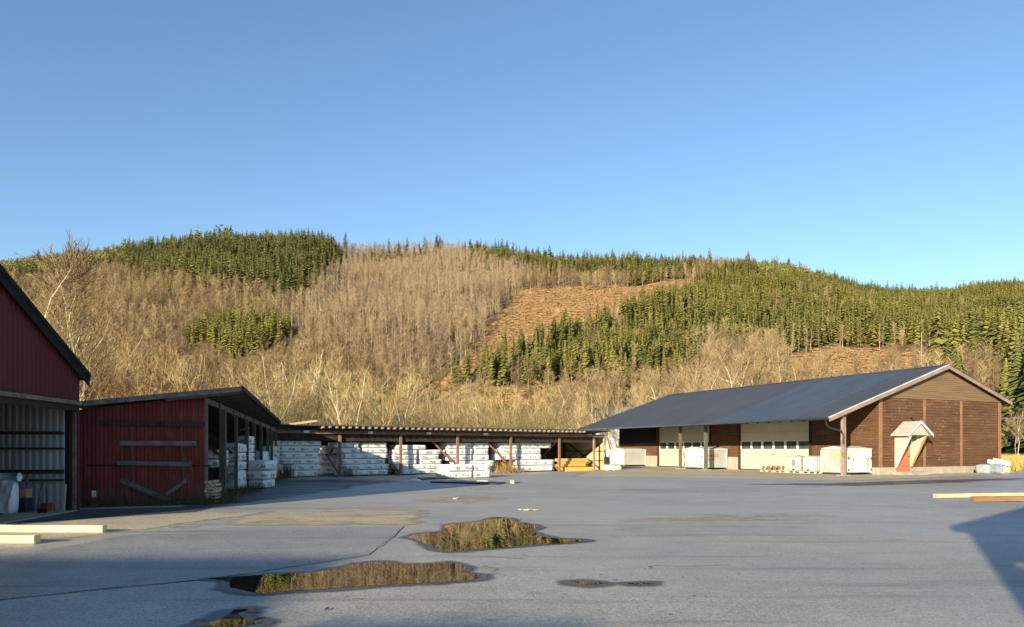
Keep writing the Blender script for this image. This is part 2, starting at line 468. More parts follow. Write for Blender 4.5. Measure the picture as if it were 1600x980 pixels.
yard = [(-40, -70), (70, -70), (70, 44), (44, 51), (36, 53), (24, 70), (10, 84), (-4, 66), (-16, 58), (-34, 46)]
sheet('asphalt_yard', 'asphalt', yard, 0)
def gpx(*pp): return [gp(x, y).xy for x, y in pp]
sheet('asphalt_patch', 'asphalt_patch', gpx((-120, 955), (0, 938), (330, 905), (575, 868), (632, 823), (355, 824), (200, 836), (60, 862), (0, 868), (-200, 890)), .004, .05, 8)
soft_sheet('sandy_strip', 'sandy', dense(gpx((370, 819), (625, 819), (652, 799), (560, 797), (440, 799), (400, 807)), 6), .0042, .8, .78)
soft_sheet('gravel_verge', 'sandy', dense(gpx((-150, 858), (0, 847), (90, 841), (200, 829), (300, 813), (370, 806), (400, 801), (320, 801), (125, 814), (-150, 832)), 6), .0052, .5, .95)
soft_sheet('concrete_apron', 'apron', dense(gpx((905, 745), (1000, 745), (1150, 748), (1316, 751), (1420, 747), (1520, 743), (1590, 739)) + [(46, 58), (37.5, 55), (36, 52.5), (24.8, 48.6), (12.5, 74), (5.5, 68), (6.8, 57)], 5), .0062, .9)
soft_sheet('damp_patch', 'damp', dense(gpx((310, 792), (420, 779), (540, 761), (610, 752), (560, 750), (440, 750), (390, 762), (335, 782)), 6), .0047, 1.2, .72)
soft_sheet('damp_strip', 'damp', dense(gpx((-60, 822), (120, 811), (300, 800), (330, 792), (120, 797), (-60, 806)), 6), .0066, .25)
soft_sheet('damp_band', 'damp', dense(gpx((1180, 757), (1330, 759), (1480, 754), (1600, 748), (1480, 750), (1320, 755.5)), 6), .0058, 1.5, .62)
soft_sheet('sandy_trail', 'sandy', dense(gpx((660, 783), (720, 786), (790, 779), (720, 775)), 5), .0049, 1.2, .5)
soft_sheet('sandy_trail', 'sandy', dense(gpx((980, 815), (1180, 812), (1300, 806), (1120, 808)), 5), .0049, 1.6, .45)

def puddle(name, pts, z=.012, k=1):
    P = [gp(x, y).xy for x, y in pts]
    out = []
    for i, p in enumerate(P):
        q = P[(i + 1) % len(P)]
        for t in (0, .33, .66):
            r = p.lerp(q, t)
            r = r + Vector((noise.noise(Vector((r.x * 3, r.y * 3, 1))), noise.noise(Vector((r.x * 3, r.y * 3, 7))))) * .045
            out.append((r.x, r.y))
    soft_sheet('damp_rim', 'damp', out, .0085 + .0004 * random.random(), .36, .9, hole=True)
    b = MB(); b.quad(*[(x, y, z) for x, y in out]); struct(b.build(name, 'water'))
z4 = lambda *pp: [(600 + x / 3.2, 760 + y / 3.2) for x, y in pp]
z8 = lambda *pp: [(x / 2, 780 + y / 2) for x, y in pp]
puddle('puddle', z4((110, 259), (145, 245), (220, 235), (300, 226), (302, 196), (370, 186), (470, 180), (520, 166), (570, 155), (630, 161), (650, 180), (720, 188), (775, 208), (742, 225), (780, 253), (850, 262), (950, 268), (1020, 274), (900, 288), (760, 293), (640, 305), (500, 315), (400, 325), (330, 328), (270, 318), (220, 300), (190, 282), (150, 267)))
puddle('puddle', z8((650, 250), (720, 245), (830, 239), (900, 234), (980, 232), (1060, 216), (1120, 204), (1200, 198), (1260, 206), (1330, 205), (1400, 198), (1440, 205), (1465, 215), (1440, 231), (1505, 240), (1490, 252), (1440, 258), (1380, 262), (1250, 268), (1130, 275), (1000, 285), (900, 290), (820, 298), (770, 290), (720, 279), (722, 262), (680, 254)))
puddle('puddle', z4((930, 479), (1000, 479), (1060, 485), (1120, 487), (1070, 492), (1000, 494), (960, 488)))
puddle('puddle', z4((1200, 487), (1270, 486), (1355, 487), (1325, 493), (1260, 495), (1215, 492)))
puddle('puddle', z8((620, 396), (690, 380), (735, 350), (800, 345), (745, 360), (770, 383), (825, 386), (760, 398), (700, 410)))
# seam cracks filled with dark dirt
cr = MB()
def crack(pp, w, seed):
    prev = None
    P = gpx(*pp); pts = []
    for a, b in zip(P, P[1:]):
        n = max(3, int((b - a).length / .25))
        for k in range(n): pts.append(a.lerp(b, k / n))
    pts.append(P[-1])
    L = []
    for k, p in enumerate(pts):
        d = (pts[min(k + 1, len(pts) - 1)] - pts[max(k - 1, 0)]).normalized(); nn = Vector((-d.y, d.x))
        o = nn * .035 * noise.noise(Vector((p.x * 2.2, p.y * 2.2, seed)))
        ww = w * (.35 + 1.0 * abs(noise.noise(Vector((p.x * 1.3, p.y * 1.3, seed + 5)))))
        L.append((p + o - nn * ww, p + o + nn * ww))
    for (a, b), (c, d) in zip(L, L[1:]):
        cr.quad((*a, .0078), (*c, .0078), (*d, .0078), (*b, .0078))
crack([(-120, 956), (0, 938), (150, 922), (330, 905), (470, 885), (575, 868), (605, 848), (632, 823)], .014, 1)
crack([(755, 885), (780, 890), (765, 895), (790, 900)], .010, 3)
crack([(700, 868), (760, 870), (820, 874)], .012, 4)
crack([(1020, 884), (1060, 886), (1140, 883)], .010, 6)
crack([(960, 828), (1100, 822), (1260, 826)], .012, 8)
struct(cr.build('pavement_crack', 'black_trim'))

# ------------------------------------------------------------------ hill
SKY = [(-400, 430), (-100, 415), (0, 407), (60, 396), (150, 386), (210, 379), (300, 369), (360, 365), (440, 364), (500, 367), (560, 377), (620, 376), (700, 371), (760, 379), (830, 389), (900, 398), (960, 396), (1040, 399), (1110, 398), (1160, 402), (1250, 413), (1330, 437), (1380, 447), (1450, 451), (1490, 450), (1530, 442), (1600, 437), (1750, 430), (2100, 420)]
sx_, sy_ = zip(*SKY)
Y0A, Y1A = 230.0, 700.0
def ridge_tan(px):
    return (HOR - (np.interp(px, sx_, sy_) + 19)) / F
def hill_z(X, Y):
    X = np.asarray(X, float); Y = np.asarray(Y, float)
    px = 800 + F * X / np.maximum(Y, 1)
    Y0 = np.interp(px, [-400, 0, 700, 1000, 1300, 1560, 1700, 2000], [215, 225, 240, 215, 170, 150, 140, 140])
    T = ridge_tan(px)
    Yc = np.minimum(Y, Y1A)
    m = T / (1 - Y0 / Y1A)
    s = np.maximum(0, Yc - Y0)
    z = H + (m * s) - (H + .4) * np.exp(-s / 25)
    lump = 3.2 * np.sin(X * .031 + 1.3 * np.sin(Y * .017)) * np.sin(Y * .027 + .8) + 1.6 * np.sin(X * .083 + Y * .05)
    z = z + lump * np.clip(s / 120, 0, 1) * np.clip((Y1A - Y) / 90, 0, 1)
    z = z - np.maximum(0, Y - Y1A) * .30
    return z
def hill_px(X, Y):
    return 800 + F * X / Y, HOR - F * (hill_z(X, Y) - H) / Y

def inpoly(px, py, poly):
    r = np.zeros(len(px), bool); n = len(poly)
    for i in range(n):
        x1, y1 = poly[i]; x2, y2 = poly[(i + 1) % n]
        c = ((y1 > py) != (y2 > py))
        with np.errstate(divide='ignore', invalid='ignore'):
            xx = (x2 - x1) * (py - y1) / (y2 - y1) + x1
        r ^= c & (px < xx)
    return r
CUT = [[(818, 450), (860, 446), (930, 452), (1040, 442), (1085, 436), (1072, 458), (1020, 482), (960, 504), (900, 528), (835, 551), (765, 575), (708, 598), (690, 612), (655, 615), (700, 585), (745, 545), (775, 500)],
       [(1235, 556), (1300, 546), (1440, 552), (1480, 575), (1490, 605), (1200, 606)],
       [(690, 603), (830, 606), (930, 600), (960, 615), (920, 634), (780, 630), (680, 628)],
       [(1000, 452), (1060, 446), (1110, 440), (1090, 452), (1040, 462)]]

def build_hill():
    pxs = np.linspace(-700, 2300, 300); Ys = np.concatenate([np.linspace(135, 720, 240), [780, 900]])
    PX, YY = np.meshgrid(pxs, Ys); XX = (PX - 800) / F * YY
    Z = hill_z(XX, YY)
    v = np.stack([XX, YY, Z], -1).reshape(-1, 3)
    nx, ny = len(pxs), len(Ys)
    i = np.arange((ny - 1) * (nx - 1)); r, c = i // (nx - 1), i % (nx - 1); a = r * nx + c
    f = np.stack([a, a + 1, a + nx + 1, a + nx], -1)
    me = fast_mesh('hill', v, f, 4)
    px, py = hill_px(v[:, 0], v[:, 1])
    cl = np.zeros(len(v))
    jx = np.array([noise.noise(Vector((x * .03, y * .03, 2))) for x, y in v[:, :2]]) * 7
    for p in CUT: cl[inpoly(px + jx, py + jx * .6, p)] = 1
    at_ = me.attributes.new('clear', 'FLOAT', 'POINT'); at_.data.foreach_set('value', cl)
    me.materials.append(MATS['hill_ground'])
    me.polygons.foreach_set('use_smooth', np.ones(len(me.polygons), bool))
    struct(link('hill', me))

def fast_mesh(name, v, f, n):
    me = bpy.data.meshes.new(name)
    v = np.ascontiguousarray(v, np.float32); f = np.ascontiguousarray(f, np.int32)
    me.vertices.add(len(v)); me.vertices.foreach_set('co', v.ravel())
    me.loops.add(f.size); me.loops.foreach_set('vertex_index', f.ravel())
    me.polygons.add(len(f)); me.polygons.foreach_set('loop_start', np.arange(0, f.size, n, dtype=np.int32))
    me.polygons.foreach_set('loop_total', np.full(len(f), n, np.int32))
    me.update(calc_edges=True)
    return me
build_hill()

# ---- far tree prototypes: triangle soups (verts, tris, material index), unit = metres for a 14 m tree
def soup_spruce(seed, n=80, wid=.17, full=1.0):
    r = np.random.default_rng(seed); V = []; T = []; M = []
    hgt = 1.0
    for k in range(3):                                            # trunk, three thin faces
        a, b = 2 * math.pi * k / 3, 2 * math.pi * (k + 1) / 3
        i = len(V); V += [(.011 * math.cos(a), .011 * math.sin(a), 0), (.011 * math.cos(b), .011 * math.sin(b), 0), (0, 0, .95)]
        T.append((i, i + 1, i + 2)); M.append(0)
    for k in range(n):
        u = ((k + r.random()) / n)
        z = .10 + .90 * u ** .92
        L = wid * full * (1.03 - u) ** (.62 + .35 * (seed % 3) / 2) * r.uniform(.55, 1.25) + .008
        a = k * 2.399 + r.uniform(-.4, .4)
        d = np.array([math.cos(a), math.sin(a), 0]); s = np.array([-d[1], d[0], 0])
        drop = L * r.uniform(.25, .65); w = L * r.uniform(.32, .5)
        p0 = np.array([0, 0, z + .012]); p1 = d * L * .62 + s * w + [0, 0, z - drop * .5]
        p2 = d * L + [0, 0, z - drop]; p3 = d * L * .62 - s * w + [0, 0, z - drop * .5]
        i = len(V); V += [p0, p1, p2, p3]; T += [(i, i + 1, i + 2), (i, i + 2, i + 3)]; M += [1, 1]
    return np.array(V, float), np.array(T), np.array(M)

def soup_pine(seed, n=90):
    r = np.random.default_rng(seed); V = []; T = []; M = []
    for k in range(3):
        a, b = 2 * math.pi * k / 3, 2 * math.pi * (k + 1) / 3
        i = len(V); V += [(.014 * math.cos(a), .014 * math.sin(a), 0), (.014 * math.cos(b), .014 * math.sin(b), 0), (0, 0, .92)]
        T.append((i, i + 1, i + 2)); M.append(0)
    cl = [(r.uniform(-.13, .13), r.uniform(-.13, .13), r.uniform(.42, .92), r.uniform(.07, .12)) for _ in range(9)]
    for k in range(n):
        c = cl[k % 9]; q = r.normal(size=3); q /= np.linalg.norm(q); q *= c[3] * r.uniform(.5, 1)
        p = np.array(c[:3]) * [1 - (c[2] - .42) * .9, 1 - (c[2] - .42) * .9, 1] + q
        i = len(V)
        for _ in range(3): V.append(p + r.normal(size=3) * .035)
        T.append((i, i + 1, i + 2)); M.append(1)
    return np.array(V, float), np.array(T), np.array(M)

def soup_bare(seed, n=60, wid=.13, twig=.0055):
    """thin pale stem with upswept twigs"""
    r = np.random.default_rng(seed); V = []; T = []; M = []
    lean = r.normal(size=2) * .05
    tip = np.array([lean[0], lean[1], 1.0])
    for k in range(3):
        a, b = 2 * math.pi * k / 3, 2 * math.pi * (k + 1) / 3
        i = len(V); V += [(.010 * math.cos(a), .010 * math.sin(a), -.02), (.010 * math.cos(b), .010 * math.sin(b), -.02), tip]
        T.append((i, i + 1, i + 2)); M.append(0)
    for k in range(n):
        u = r.uniform(.28, .97); b = tip * u
        a = r.uniform(0, 2 * math.pi); L = wid * (1.15 - u) ** .5 * r.uniform(.6, 1.5)
        el = r.uniform(.5, 1.15)
        d = np.array([math.cos(a) * math.cos(el), math.sin(a) * math.cos(el), math.sin(el)])
        s = np.cross(d, r.normal(size=3)); s /= np.linalg.norm(s)
        i = len(V); V += [b - s * twig, b + s * twig, b + d * L]
        T.append((i, i + 1, i + 2)); M.append(1)
        for _ in range(2):                                        # twiglets
            q = b + d * L * r.uniform(.35, .8); d2 = d + r.normal(size=3) * .45; d2 /= np.linalg.norm(d2)
            i = len(V); V += [q - s * twig * .7, q + s * twig * .7, q + d2 * L * .6]
            T.append((i, i + 1, i + 2)); M.append(1)
    return np.array(V, float), np.array(T), np.array(M)

SPR = [soup_spruce(s, (64, 78, 92, 84)[s % 4], (.135, .16, .185, .21, .24)[s % 5]) for s in range(10)]
PIN = [soup_pine(s) for s in range(4)]
BAR = [soup_bare(s) for s in range(6)]
BAR2 = [soup_bare(20 + s, 85, .21, .0048) for s in range(6)]
SPRF = [soup_spruce(60 + s, 230, .165 + .02 * (s % 3)) for s in range(6)]
SNAG = [soup_bare(40 + s, 4, .05) for s in range(2)]

def merged(name, protos, pos, hts, mats, widen=1.0):
    vs, fs, ms, ts = [], [], [], []; off = 0
    which = rng.integers(0, len(protos), len(pos)); rot = rng.uniform(0, 6.283, len(pos)); tint = np.mod(rng.random(len(pos)) * .45 + .55 * np.array([.5 + .9 * noise.noise(Vector((x * .012, y * .012, 8))) for x, y in pos[:, :2]]), 1)
    wd = rng.uniform(.85, 1.2, len(pos)) * widen
    for k, (v, t, m) in enumerate(protos):
        ix = np.where(which == k)[0]
        if not len(ix): continue
        c, s = np.cos(rot[ix])[:, None], np.sin(rot[ix])[:, None]
        h = hts[ix][:, None]; w = (hts[ix] * wd[ix])[:, None]
        X = (v[None, :, 0] * c - v[None, :, 1] * s) * w + pos[ix, 0:1]
        Y = (v[None, :, 0] * s + v[None, :, 1] * c) * w + pos[ix, 1:2]
        Z = v[None, :, 2] * h + pos[ix, 2:3]
        vs.append(np.stack([X, Y, Z], -1).reshape(-1, 3))
        fs.append((t[None] + (np.arange(len(ix)) * len(v))[:, None, None] + off).reshape(-1, 3))
        ms.append(np.tile(m, len(ix))); ts.append(np.repeat(tint[ix], len(v)))
        off += len(ix) * len(v)
    me = fast_mesh(name, np.concatenate(vs), np.concatenate(fs), 3)
    for mm in mats: me.materials.append(MATS[mm])
    me.polygons.foreach_set('material_index', np.concatenate(ms).astype(np.int32))
    a = me.attributes.new('tint', 'FLOAT', 'POINT'); a.data.foreach_set('value', np.concatenate(ts).astype(np.float32))
    return link(name, me)

def soup_mesh(name, proto, mats, only=None):
    v, t, m = proto
    if only is not None: t = t[m == only]; m = m[m == only] * 0
    me = fast_mesh(name, v, t, 3)
    for mm in mats: me.materials.append(MATS[mm])
    me.polygons.foreach_set('material_index', m.astype(np.int32))
    return me

# ---- where each kind grows on the slope (outlines of the stands as seen at the tree feet)
DARK = [(-90, 440), (0, 428), (60, 418), (150, 408), (230, 396), (300, 386), (440, 382), (525, 386), (532, 420), (512, 440), (480, 477), (455, 478), (430, 470), (400, 462), (350, 456), (290, 448), (235, 442), (200, 428), (130, 424), (60, 436), (-90, 452)]
YOUNG = [(286, 528), (312, 516), (380, 506), (440, 510), (466, 526), (420, 546), (372, 562), (330, 548)]
TOPS = [(735, 392), (830, 400), (900, 406), (1040, 408), (1110, 406), (1095, 424), (1060, 436), (1000, 444), (930, 438), (830, 424), (740, 412)]
BIG = [(684, 612), (706, 600), (760, 577), (830, 553), (900, 530), (960, 506), (1020, 484), (1070, 460), (1110, 432), (1200, 428), (1330, 448), (1450, 462), (1600, 456), (1760, 450), (1760, 548), (1500, 548), (1440, 542), (1300, 545), (1235, 550), (1180, 556), (1080, 560), (1072, 612), (990, 614), (900, 604), (830, 600), (740, 604)]
EAST = [(1545, 545), (1760, 545), (1760, 670), (1590, 660), (1552, 640)]
EAST2 = [(1478, 560), (1530, 556), (1548, 590), (1500, 615), (1470, 600)]
SPOTS = [((150, 455), 16, 5), ((210, 462), 22, 7), ((265, 462), 10, 4), ((545, 545), 12, 4), ((572, 543), 9, 3), ((615, 522), 8, 3), ((640, 518), 6, 2), ((600, 410), 20, 5), ((615, 395), 10, 3), ((700, 575), 8, 3), ((1030, 580), 30, 8), ((1215, 556), 6, 3), ((1010, 440), 12, 2)]

cell = 3.7
gx = np.arange(-640, 700, cell); gy = np.arange(160, 722, cell)
GX, GY = np.meshgrid(gx, gy); GX = (GX + rng.uniform(-.48, .48, GX.shape) * cell).ravel(); GY = (GY + rng.uniform(-.48, .48, GY.shape) * cell).ravel()
PX, PY = hill_px(GX, GY)
keep = (PX > -60) & (PX < 1660) & (PY < 690)
GX, GY, PX, PY = GX[keep], GY[keep], PX[keep], PY[keep]
GZ = hill_z(GX, GY) - .3
pos = np.stack([GX, GY, GZ], -1)
jit = np.array([noise.noise(Vector((x * .02, y * .02, 5))) + .9 * noise.noise(Vector((x * .07, y * .07, 15))) for x, y in zip(GX, GY)]) * 12
clump = np.array([noise.noise(Vector((x * .035, y * .035, 25))) for x, y in zip(GX, GY)])
qx, qy = PX + jit + rng.normal(0, 6, len(PX)), PY + jit * .5 + rng.normal(0, 3, len(PX))
u = np.clip(rng.random(len(GX)) - .14 * clump, 0, 1)
iscut = np.zeros(len(GX), bool)
for p in CUT: iscut |= inpoly(qx, qy, p)
dark = inpoly(qx, qy, DARK); young = inpoly(qx, qy, YOUNG); tops = inpoly(qx, qy, TOPS); big = inpoly(qx, qy, BIG) & ~iscut
east = inpoly(qx, qy, EAST); east2 = inpoly(qx, qy, EAST2)
spot = np.zeros(len(GX), bool)
for (cx, cy), rx, ry in SPOTS: spot |= ((PX - cx) / rx) ** 2 + ((PY - cy) / ry) ** 2 < 1
skyline = (GY > 668) & (u < .5) & ~iscut
pine_belt = big & (PX > 1180) & (PX < 1320) & (PY < 450) | (skyline & (PX > 1500)) | (dark & (PX < 200)) | (skyline & (PX > 240) & (PX < 420))
conif = (dark & (u < .76)) | (young & (u < .9)) | (tops & (u < .8)) | (big & (u < .90)) | ((east | east2) & (u < .42)) | (spot & (u < .75) & ~iscut) | (skyline & (u < .14))
mixd = (big & (qy > 528) & (qx < 1050))                               # leafless trees mixed into the lower edge
conif &= ~(mixd & (u < .14)) | spot
scat = ~conif & ~iscut & (rng.random(len(GX)) < .012)
conif |= scat
h = rng.uniform(11, 16.5, len(GX))
h = np.where(dark, rng.uniform(9, 19, len(GX)), h)
h = h * (1 + .28 * clump)
h = np.where(dark & (PX < 190), rng.uniform(9, 15, len(GX)), h)
h = np.where(young, rng.uniform(9, 14, len(GX)), h)
h = np.where(spot & ~big & ~dark & ~tops, rng.uniform(5, 9.5, len(GX)), h)
h = np.where(scat, rng.uniform(3, 8, len(GX)), h)
h = np.where(tops, rng.uniform(8, 14.5, len(GX)), h)
h = np.where(skyline & ~dark, rng.uniform(6, 12, len(GX)) + 9 * rng.random(len(GX)) ** 3, h)
h = np.where(big & ~skyline, h * rng.uniform(.62, 1.12, len(GX)), h)
h = np.where(east | east2, rng.uniform(14, 24, len(GX)), h)
h = np.where(big & (PX > 1100) & ~skyline, rng.uniform(10, 15, len(GX)), h)
pine = conif & pine_belt & (rng.random(len(GX)) < .6)
spr = conif & ~pine
bare = ~conif & ~iscut & (rng.random(len(GX)) < np.where(GY > 600, .55, .74)) & (qy < 645)
bare &= ~(big & (u > .97)) & ~(dark & (u < .9))
hb = rng.uniform(9, 15, len(GX)) * np.where(GY > 560, .85, 1.0) * (1 + .25 * clump)
hb *= np.where(inpoly(PX, PY, [(270, 540), (330, 545), (372, 555), (420, 540), (470, 522), (485, 545), (430, 585), (370, 600), (300, 585)]), .5, 1)

def split_near(mask, hh, n, ok):
    ix = np.where(mask)[0]
    sc = np.where(ok[ix], hh[ix] / GY[ix], 0)
    o = ix[np.argsort(-sc)]
    near = np.zeros(len(GX), bool); near[o[:n]] = True
    return near & mask & ok, mask & ~(near & ok)
roofline = np.interp(PX, [0, 130, 380, 440, 905, 1046, 1482, 1580], [470, 590, 605, 655, 668, 618, 572, 628])
vis_ok = (PY < roofline) & (PX > 10) & (PX < 1590)
n_spr, rest_spr = split_near(spr, h, 270, vis_ok)
n_pin, rest_pin = split_near(pine, h, 60, vis_ok)
n_bar, rest_bar = split_near(bare, hb, 150, vis_ok & (PY < 560))

stuff(merged('spruce_forest', SPR, pos[rest_spr & ~dark], h[rest_spr & ~dark], ('bark', 'needles')), 'olive green spruce plantation covering the far hillside', 'forest')
stuff(merged('dark_spruce_forest', SPR, pos[rest_spr & dark], h[rest_spr & dark], ('bark', 'dark_needles')), 'dark spruce wood on the upper slope of the hill', 'forest')
stuff(merged('pine_forest', PIN, pos[rest_pin], h[rest_pin], ('bark', 'pine_needles')), 'rounded pines along the crest of the hill', 'forest')
greyz = inpoly(qx, qy, [(520, 380), (830, 400), (815, 450), (770, 500), (690, 600), (640, 620), (520, 560), (420, 500), (480, 480), (530, 430)])
stuff(merged('leafless_forest', BAR2, pos[rest_bar & ~greyz], hb[rest_bar & ~greyz], ('mid_bark', 'hill_twigs')), 'tan leafless forest covering the middle of the hillside', 'forest')
stuff(merged('grey_leafless_forest', BAR[:2] + BAR2, pos[rest_bar & greyz], hb[rest_bar & greyz], ('mid_bark', 'grey_twigs')), 'greyish leafless forest left of the clear-cut on the hill', 'forest')

# brush and logging debris on the clear-cuts
ci = np.where(iscut)[0]
def debris():
    n = len(ci) * 7; k = rng.choice(ci, n)
    X = GX[k] + rng.uniform(-2, 2, n); Y = GY[k] + rng.uniform(-2, 2, n); Z = hill_z(X, Y)
    a = rng.uniform(0, 3.14159, n); L = rng.uniform(.3, 2.6, n); w = rng.uniform(.05, .24, n)
    v = []; f = []
    dx, dy = np.cos(a) * L, np.sin(a) * L
    P = [np.stack([X - dx, Y - dy, Z + .05], -1), np.stack([X + dx, Y + dy, Z + .1 + rng.uniform(0, .7, n)], -1)]
    s = np.stack([-np.sin(a) * w, np.cos(a) * w, 0 * w], -1); upz = np.stack([0 * w, 0 * w, w * 2.2], -1)
    v = np.stack([P[0] - s, P[0] + s, P[0] + upz, P[1] - s, P[1] + s, P[1] + upz], 1).reshape(-1, 3)
    b = (np.arange(n) * 6)[:, None, None]
    f = (np.array([(0, 3, 5), (0, 5, 2), (1, 2, 5), (1, 5, 4)])[None] + b).reshape(-1, 3)
    me = fast_mesh('logging_debris', v, f, 3); me.materials.append(MATS['dry_weeds'])
    t = me.attributes.new('tint', 'FLOAT', 'POINT'); t.data.foreach_set('value', np.repeat(rng.random(n), 6).astype(np.float32))
    stuff(link('logging_debris', me), 'brown branches and debris strewn over the clear-cut slope', 'debris')
debris()

def individual(name, mask, hh, protos, mats, lab, group, cat='tree'):
    ms = [soup_mesh(name, p, mats) for p in protos]
    for i in np.where(mask)[0]:
        o = link(name, ms[int(rng.integers(len(ms)))])
        o.location = pos[i]; s = hh[i]; w = s * rng.uniform(.85, 1.2); o.scale = (w, w, s)
        o.rotation_euler = (0, 0, rng.uniform(0, 6.283))
        l, gname = lab(PX[i], PY[i])
        tag(o, l, cat, gname or group)
def lab_spruce(x, y):
    if x < 540 and y < 480: return 'tall dark spruce at the lower edge of the upper left wood', 'spruces of the upper left wood'
    if x < 660: return 'young bright spruce in the small patch amid leafless trees on the left slope', 'young spruces on the left slope'
    if x > 1460: return 'big spruce on the slope beyond the right end of the brown building', 'spruces beyond the brown building'
    if x < 1000: return 'slim spruce along the diagonal lower edge of the plantation beside the clear-cut', 'spruces beside the clear-cut'
    return 'olive spruce in the lower rows of the plantation above the brown building', 'spruces above the brown building'
individual('spruce_tree', n_spr & ~dark, h, SPRF, ('bark', 'needles'), lab_spruce, 'spruces')
individual('spruce_tree', n_spr & dark, h, SPRF, ('bark', 'dark_needles'), lab_spruce, 'spruces')
individual('pine_tree', n_pin, h, PIN, ('bark', 'pine_needles'), lambda x, y: ('round crowned pine on the crest of the hill at left', 'pines on the left crest') if x < 700 else ('round crowned pine on the crest of the hill at right', 'pines on the right crest'), 'pines')
def lab_bare(x, y):
    if x < 700: return 'slender leafless tree on the tan left slope of the hill', 'leafless trees on the left slope'
    if x < 1080: return 'slender leafless tree among spruces below the diagonal clear-cut', 'leafless trees below the clear-cut'
    return 'slender leafless tree on the slope above the long dark roof', 'leafless trees above the dark roof'
individual('leafless_tree', n_bar, hb, BAR, ('pale_bark', 'hill_twigs'), lab_bare, 'leafless trees')
for i, (x, y) in enumerate([(948, 503), (880, 505), (1302, 575), (1306, 556), (1050, 436), (930, 470)]):
    # bare snags left standing on the cut
    k = ((PX - x) ** 2 + (PY - y) ** 2).argmin()
    o = link('dead_tree', soup_mesh('dead_tree', SNAG[i % 2], ('pale_bark', 'pale_bark')))
    o.location = pos[k]; hh = (9, 5, 11, 9, 7, 6)[i]; o.scale = (hh * 1.6, hh * 1.6, hh)
    tag(o, ['tall bare snag standing in the middle of the diagonal clear-cut', 'short snag left of the tall one on the diagonal clear-cut', 'taller bare snag on the small clear-cut above the long roof', 'shorter bare snag on the small clear-cut above the long roof', 'thin snag at the top right corner of the diagonal clear-cut', 'stubby snag near the top of the diagonal clear-cut'][i], 'dead tree')

# ------------------------------------------------------------------ near leafless trees
def rot_about(v, axis, ang): return Matrix.Rotation(ang, 3, axis) @ v
def bare_tree_meshes(seed, hgt, stems=1, spread=.12, limb='pale_limbs', twig='yellow_twigs', dens=1.0, rise=.75):
    r = random.Random(seed); tr = MB(); cw = MB()
    def grow(mb, p, d, L, rad, lvl, n):
        pts = [p.copy()]; rads = [rad]; q = p.copy(); dd = d.copy()
        for k in range(n):
            dd = (dd + Vector((r.gauss(0, .13), r.gauss(0, .13), r.gauss(0, .08) + (.10 if lvl else .05)))).normalized()
            q = q + dd * (L / n); pts.append(q.copy()); rads.append(rad * (1 - .86 * (k + 1) / n))
        mb.tube(pts, [max(x, .009) for x in rads], 5 if lvl == 0 else 3, cap=False)
        return pts, rads
    for s in range(stems):
        a = r.uniform(0, 6.28); t = r.uniform(.3, 1) * spread * (2.2 if stems > 1 else 1)
        d = Vector((math.cos(a) * t, math.sin(a) * t, 1)).normalized()
        Lh = hgt * (r.uniform(.7, 1.0) if stems > 1 else 1)
        base = Vector((math.cos(a) * .25, math.sin(a) * .25, -.2)) if stems > 1 else Vector((0, 0, -.2))
        pts, rads = grow(tr, base, d, Lh, hgt * (.0092 if stems > 1 else .0075), 0, 9)
        nb = int((11 if stems > 1 else 19) * dens)
        for k in range(nb):
            u = r.uniform(.24, .97); i = min(int(u * 9), 8); f = u * 9 - i
            p = pts[i].lerp(pts[i + 1], f); dd = (pts[i + 1] - pts[i]).normalized()
            side = dd.cross(Vector((r.gauss(0, 1), r.gauss(0, 1), r.gauss(0, 1)))).normalized()
            bd = (dd * r.uniform(rise * .7, rise * 1.5) + side).normalized()
            bl = hgt * r.uniform(.16, .32) * (1.12 - u * .75)
            big_b = u < .7
            bp, br = grow(tr if big_b else cw, p, bd, bl, rads[i] * .55, 1, 4)
            for j in range(int(5 * dens + 1)):
                uu = r.uniform(.2, 1); ii = min(int(uu * 4), 3); pp = bp[ii].lerp(bp[ii + 1], uu * 4 - ii)
                b2 = (bp[ii + 1] - bp[ii]).normalized()
                sd = b2.cross(Vector((r.gauss(0, 1), r.gauss(0, 1), r.gauss(0, 1)))).normalized()
                cd = (b2 + sd * r.uniform(.4, .9) + Vector((0, 0, .15))).normalized()
                cl = bl * r.uniform(.3, .6)
                tp, trr = grow(cw, pp, cd, cl, .020, 2, 2)
                for w in range(3):
                    q = tp[0].lerp(tp[2], r.uniform(.2, 1)); e = (cd + Vector((r.gauss(0, .5), r.gauss(0, .5), r.gauss(.1, .4)))).normalized()
                    l2 = cl * r.uniform(.35, .7)
                    sdv = e.cross(Vector((r.gauss(0, 1), r.gauss(0, 1), r.gauss(0, 1)))).normalized() * .013
                    cw.quad(q - sdv, q + sdv, q + e * l2)
    def me(mb, name, m):
        x = bpy.data.meshes.new(name); x.from_pydata(mb.v, [], mb.f); x.materials.append(MATS[m]); x.update(); return x
    return me(tr, 'trunk', limb), me(cw, 'crown', twig)

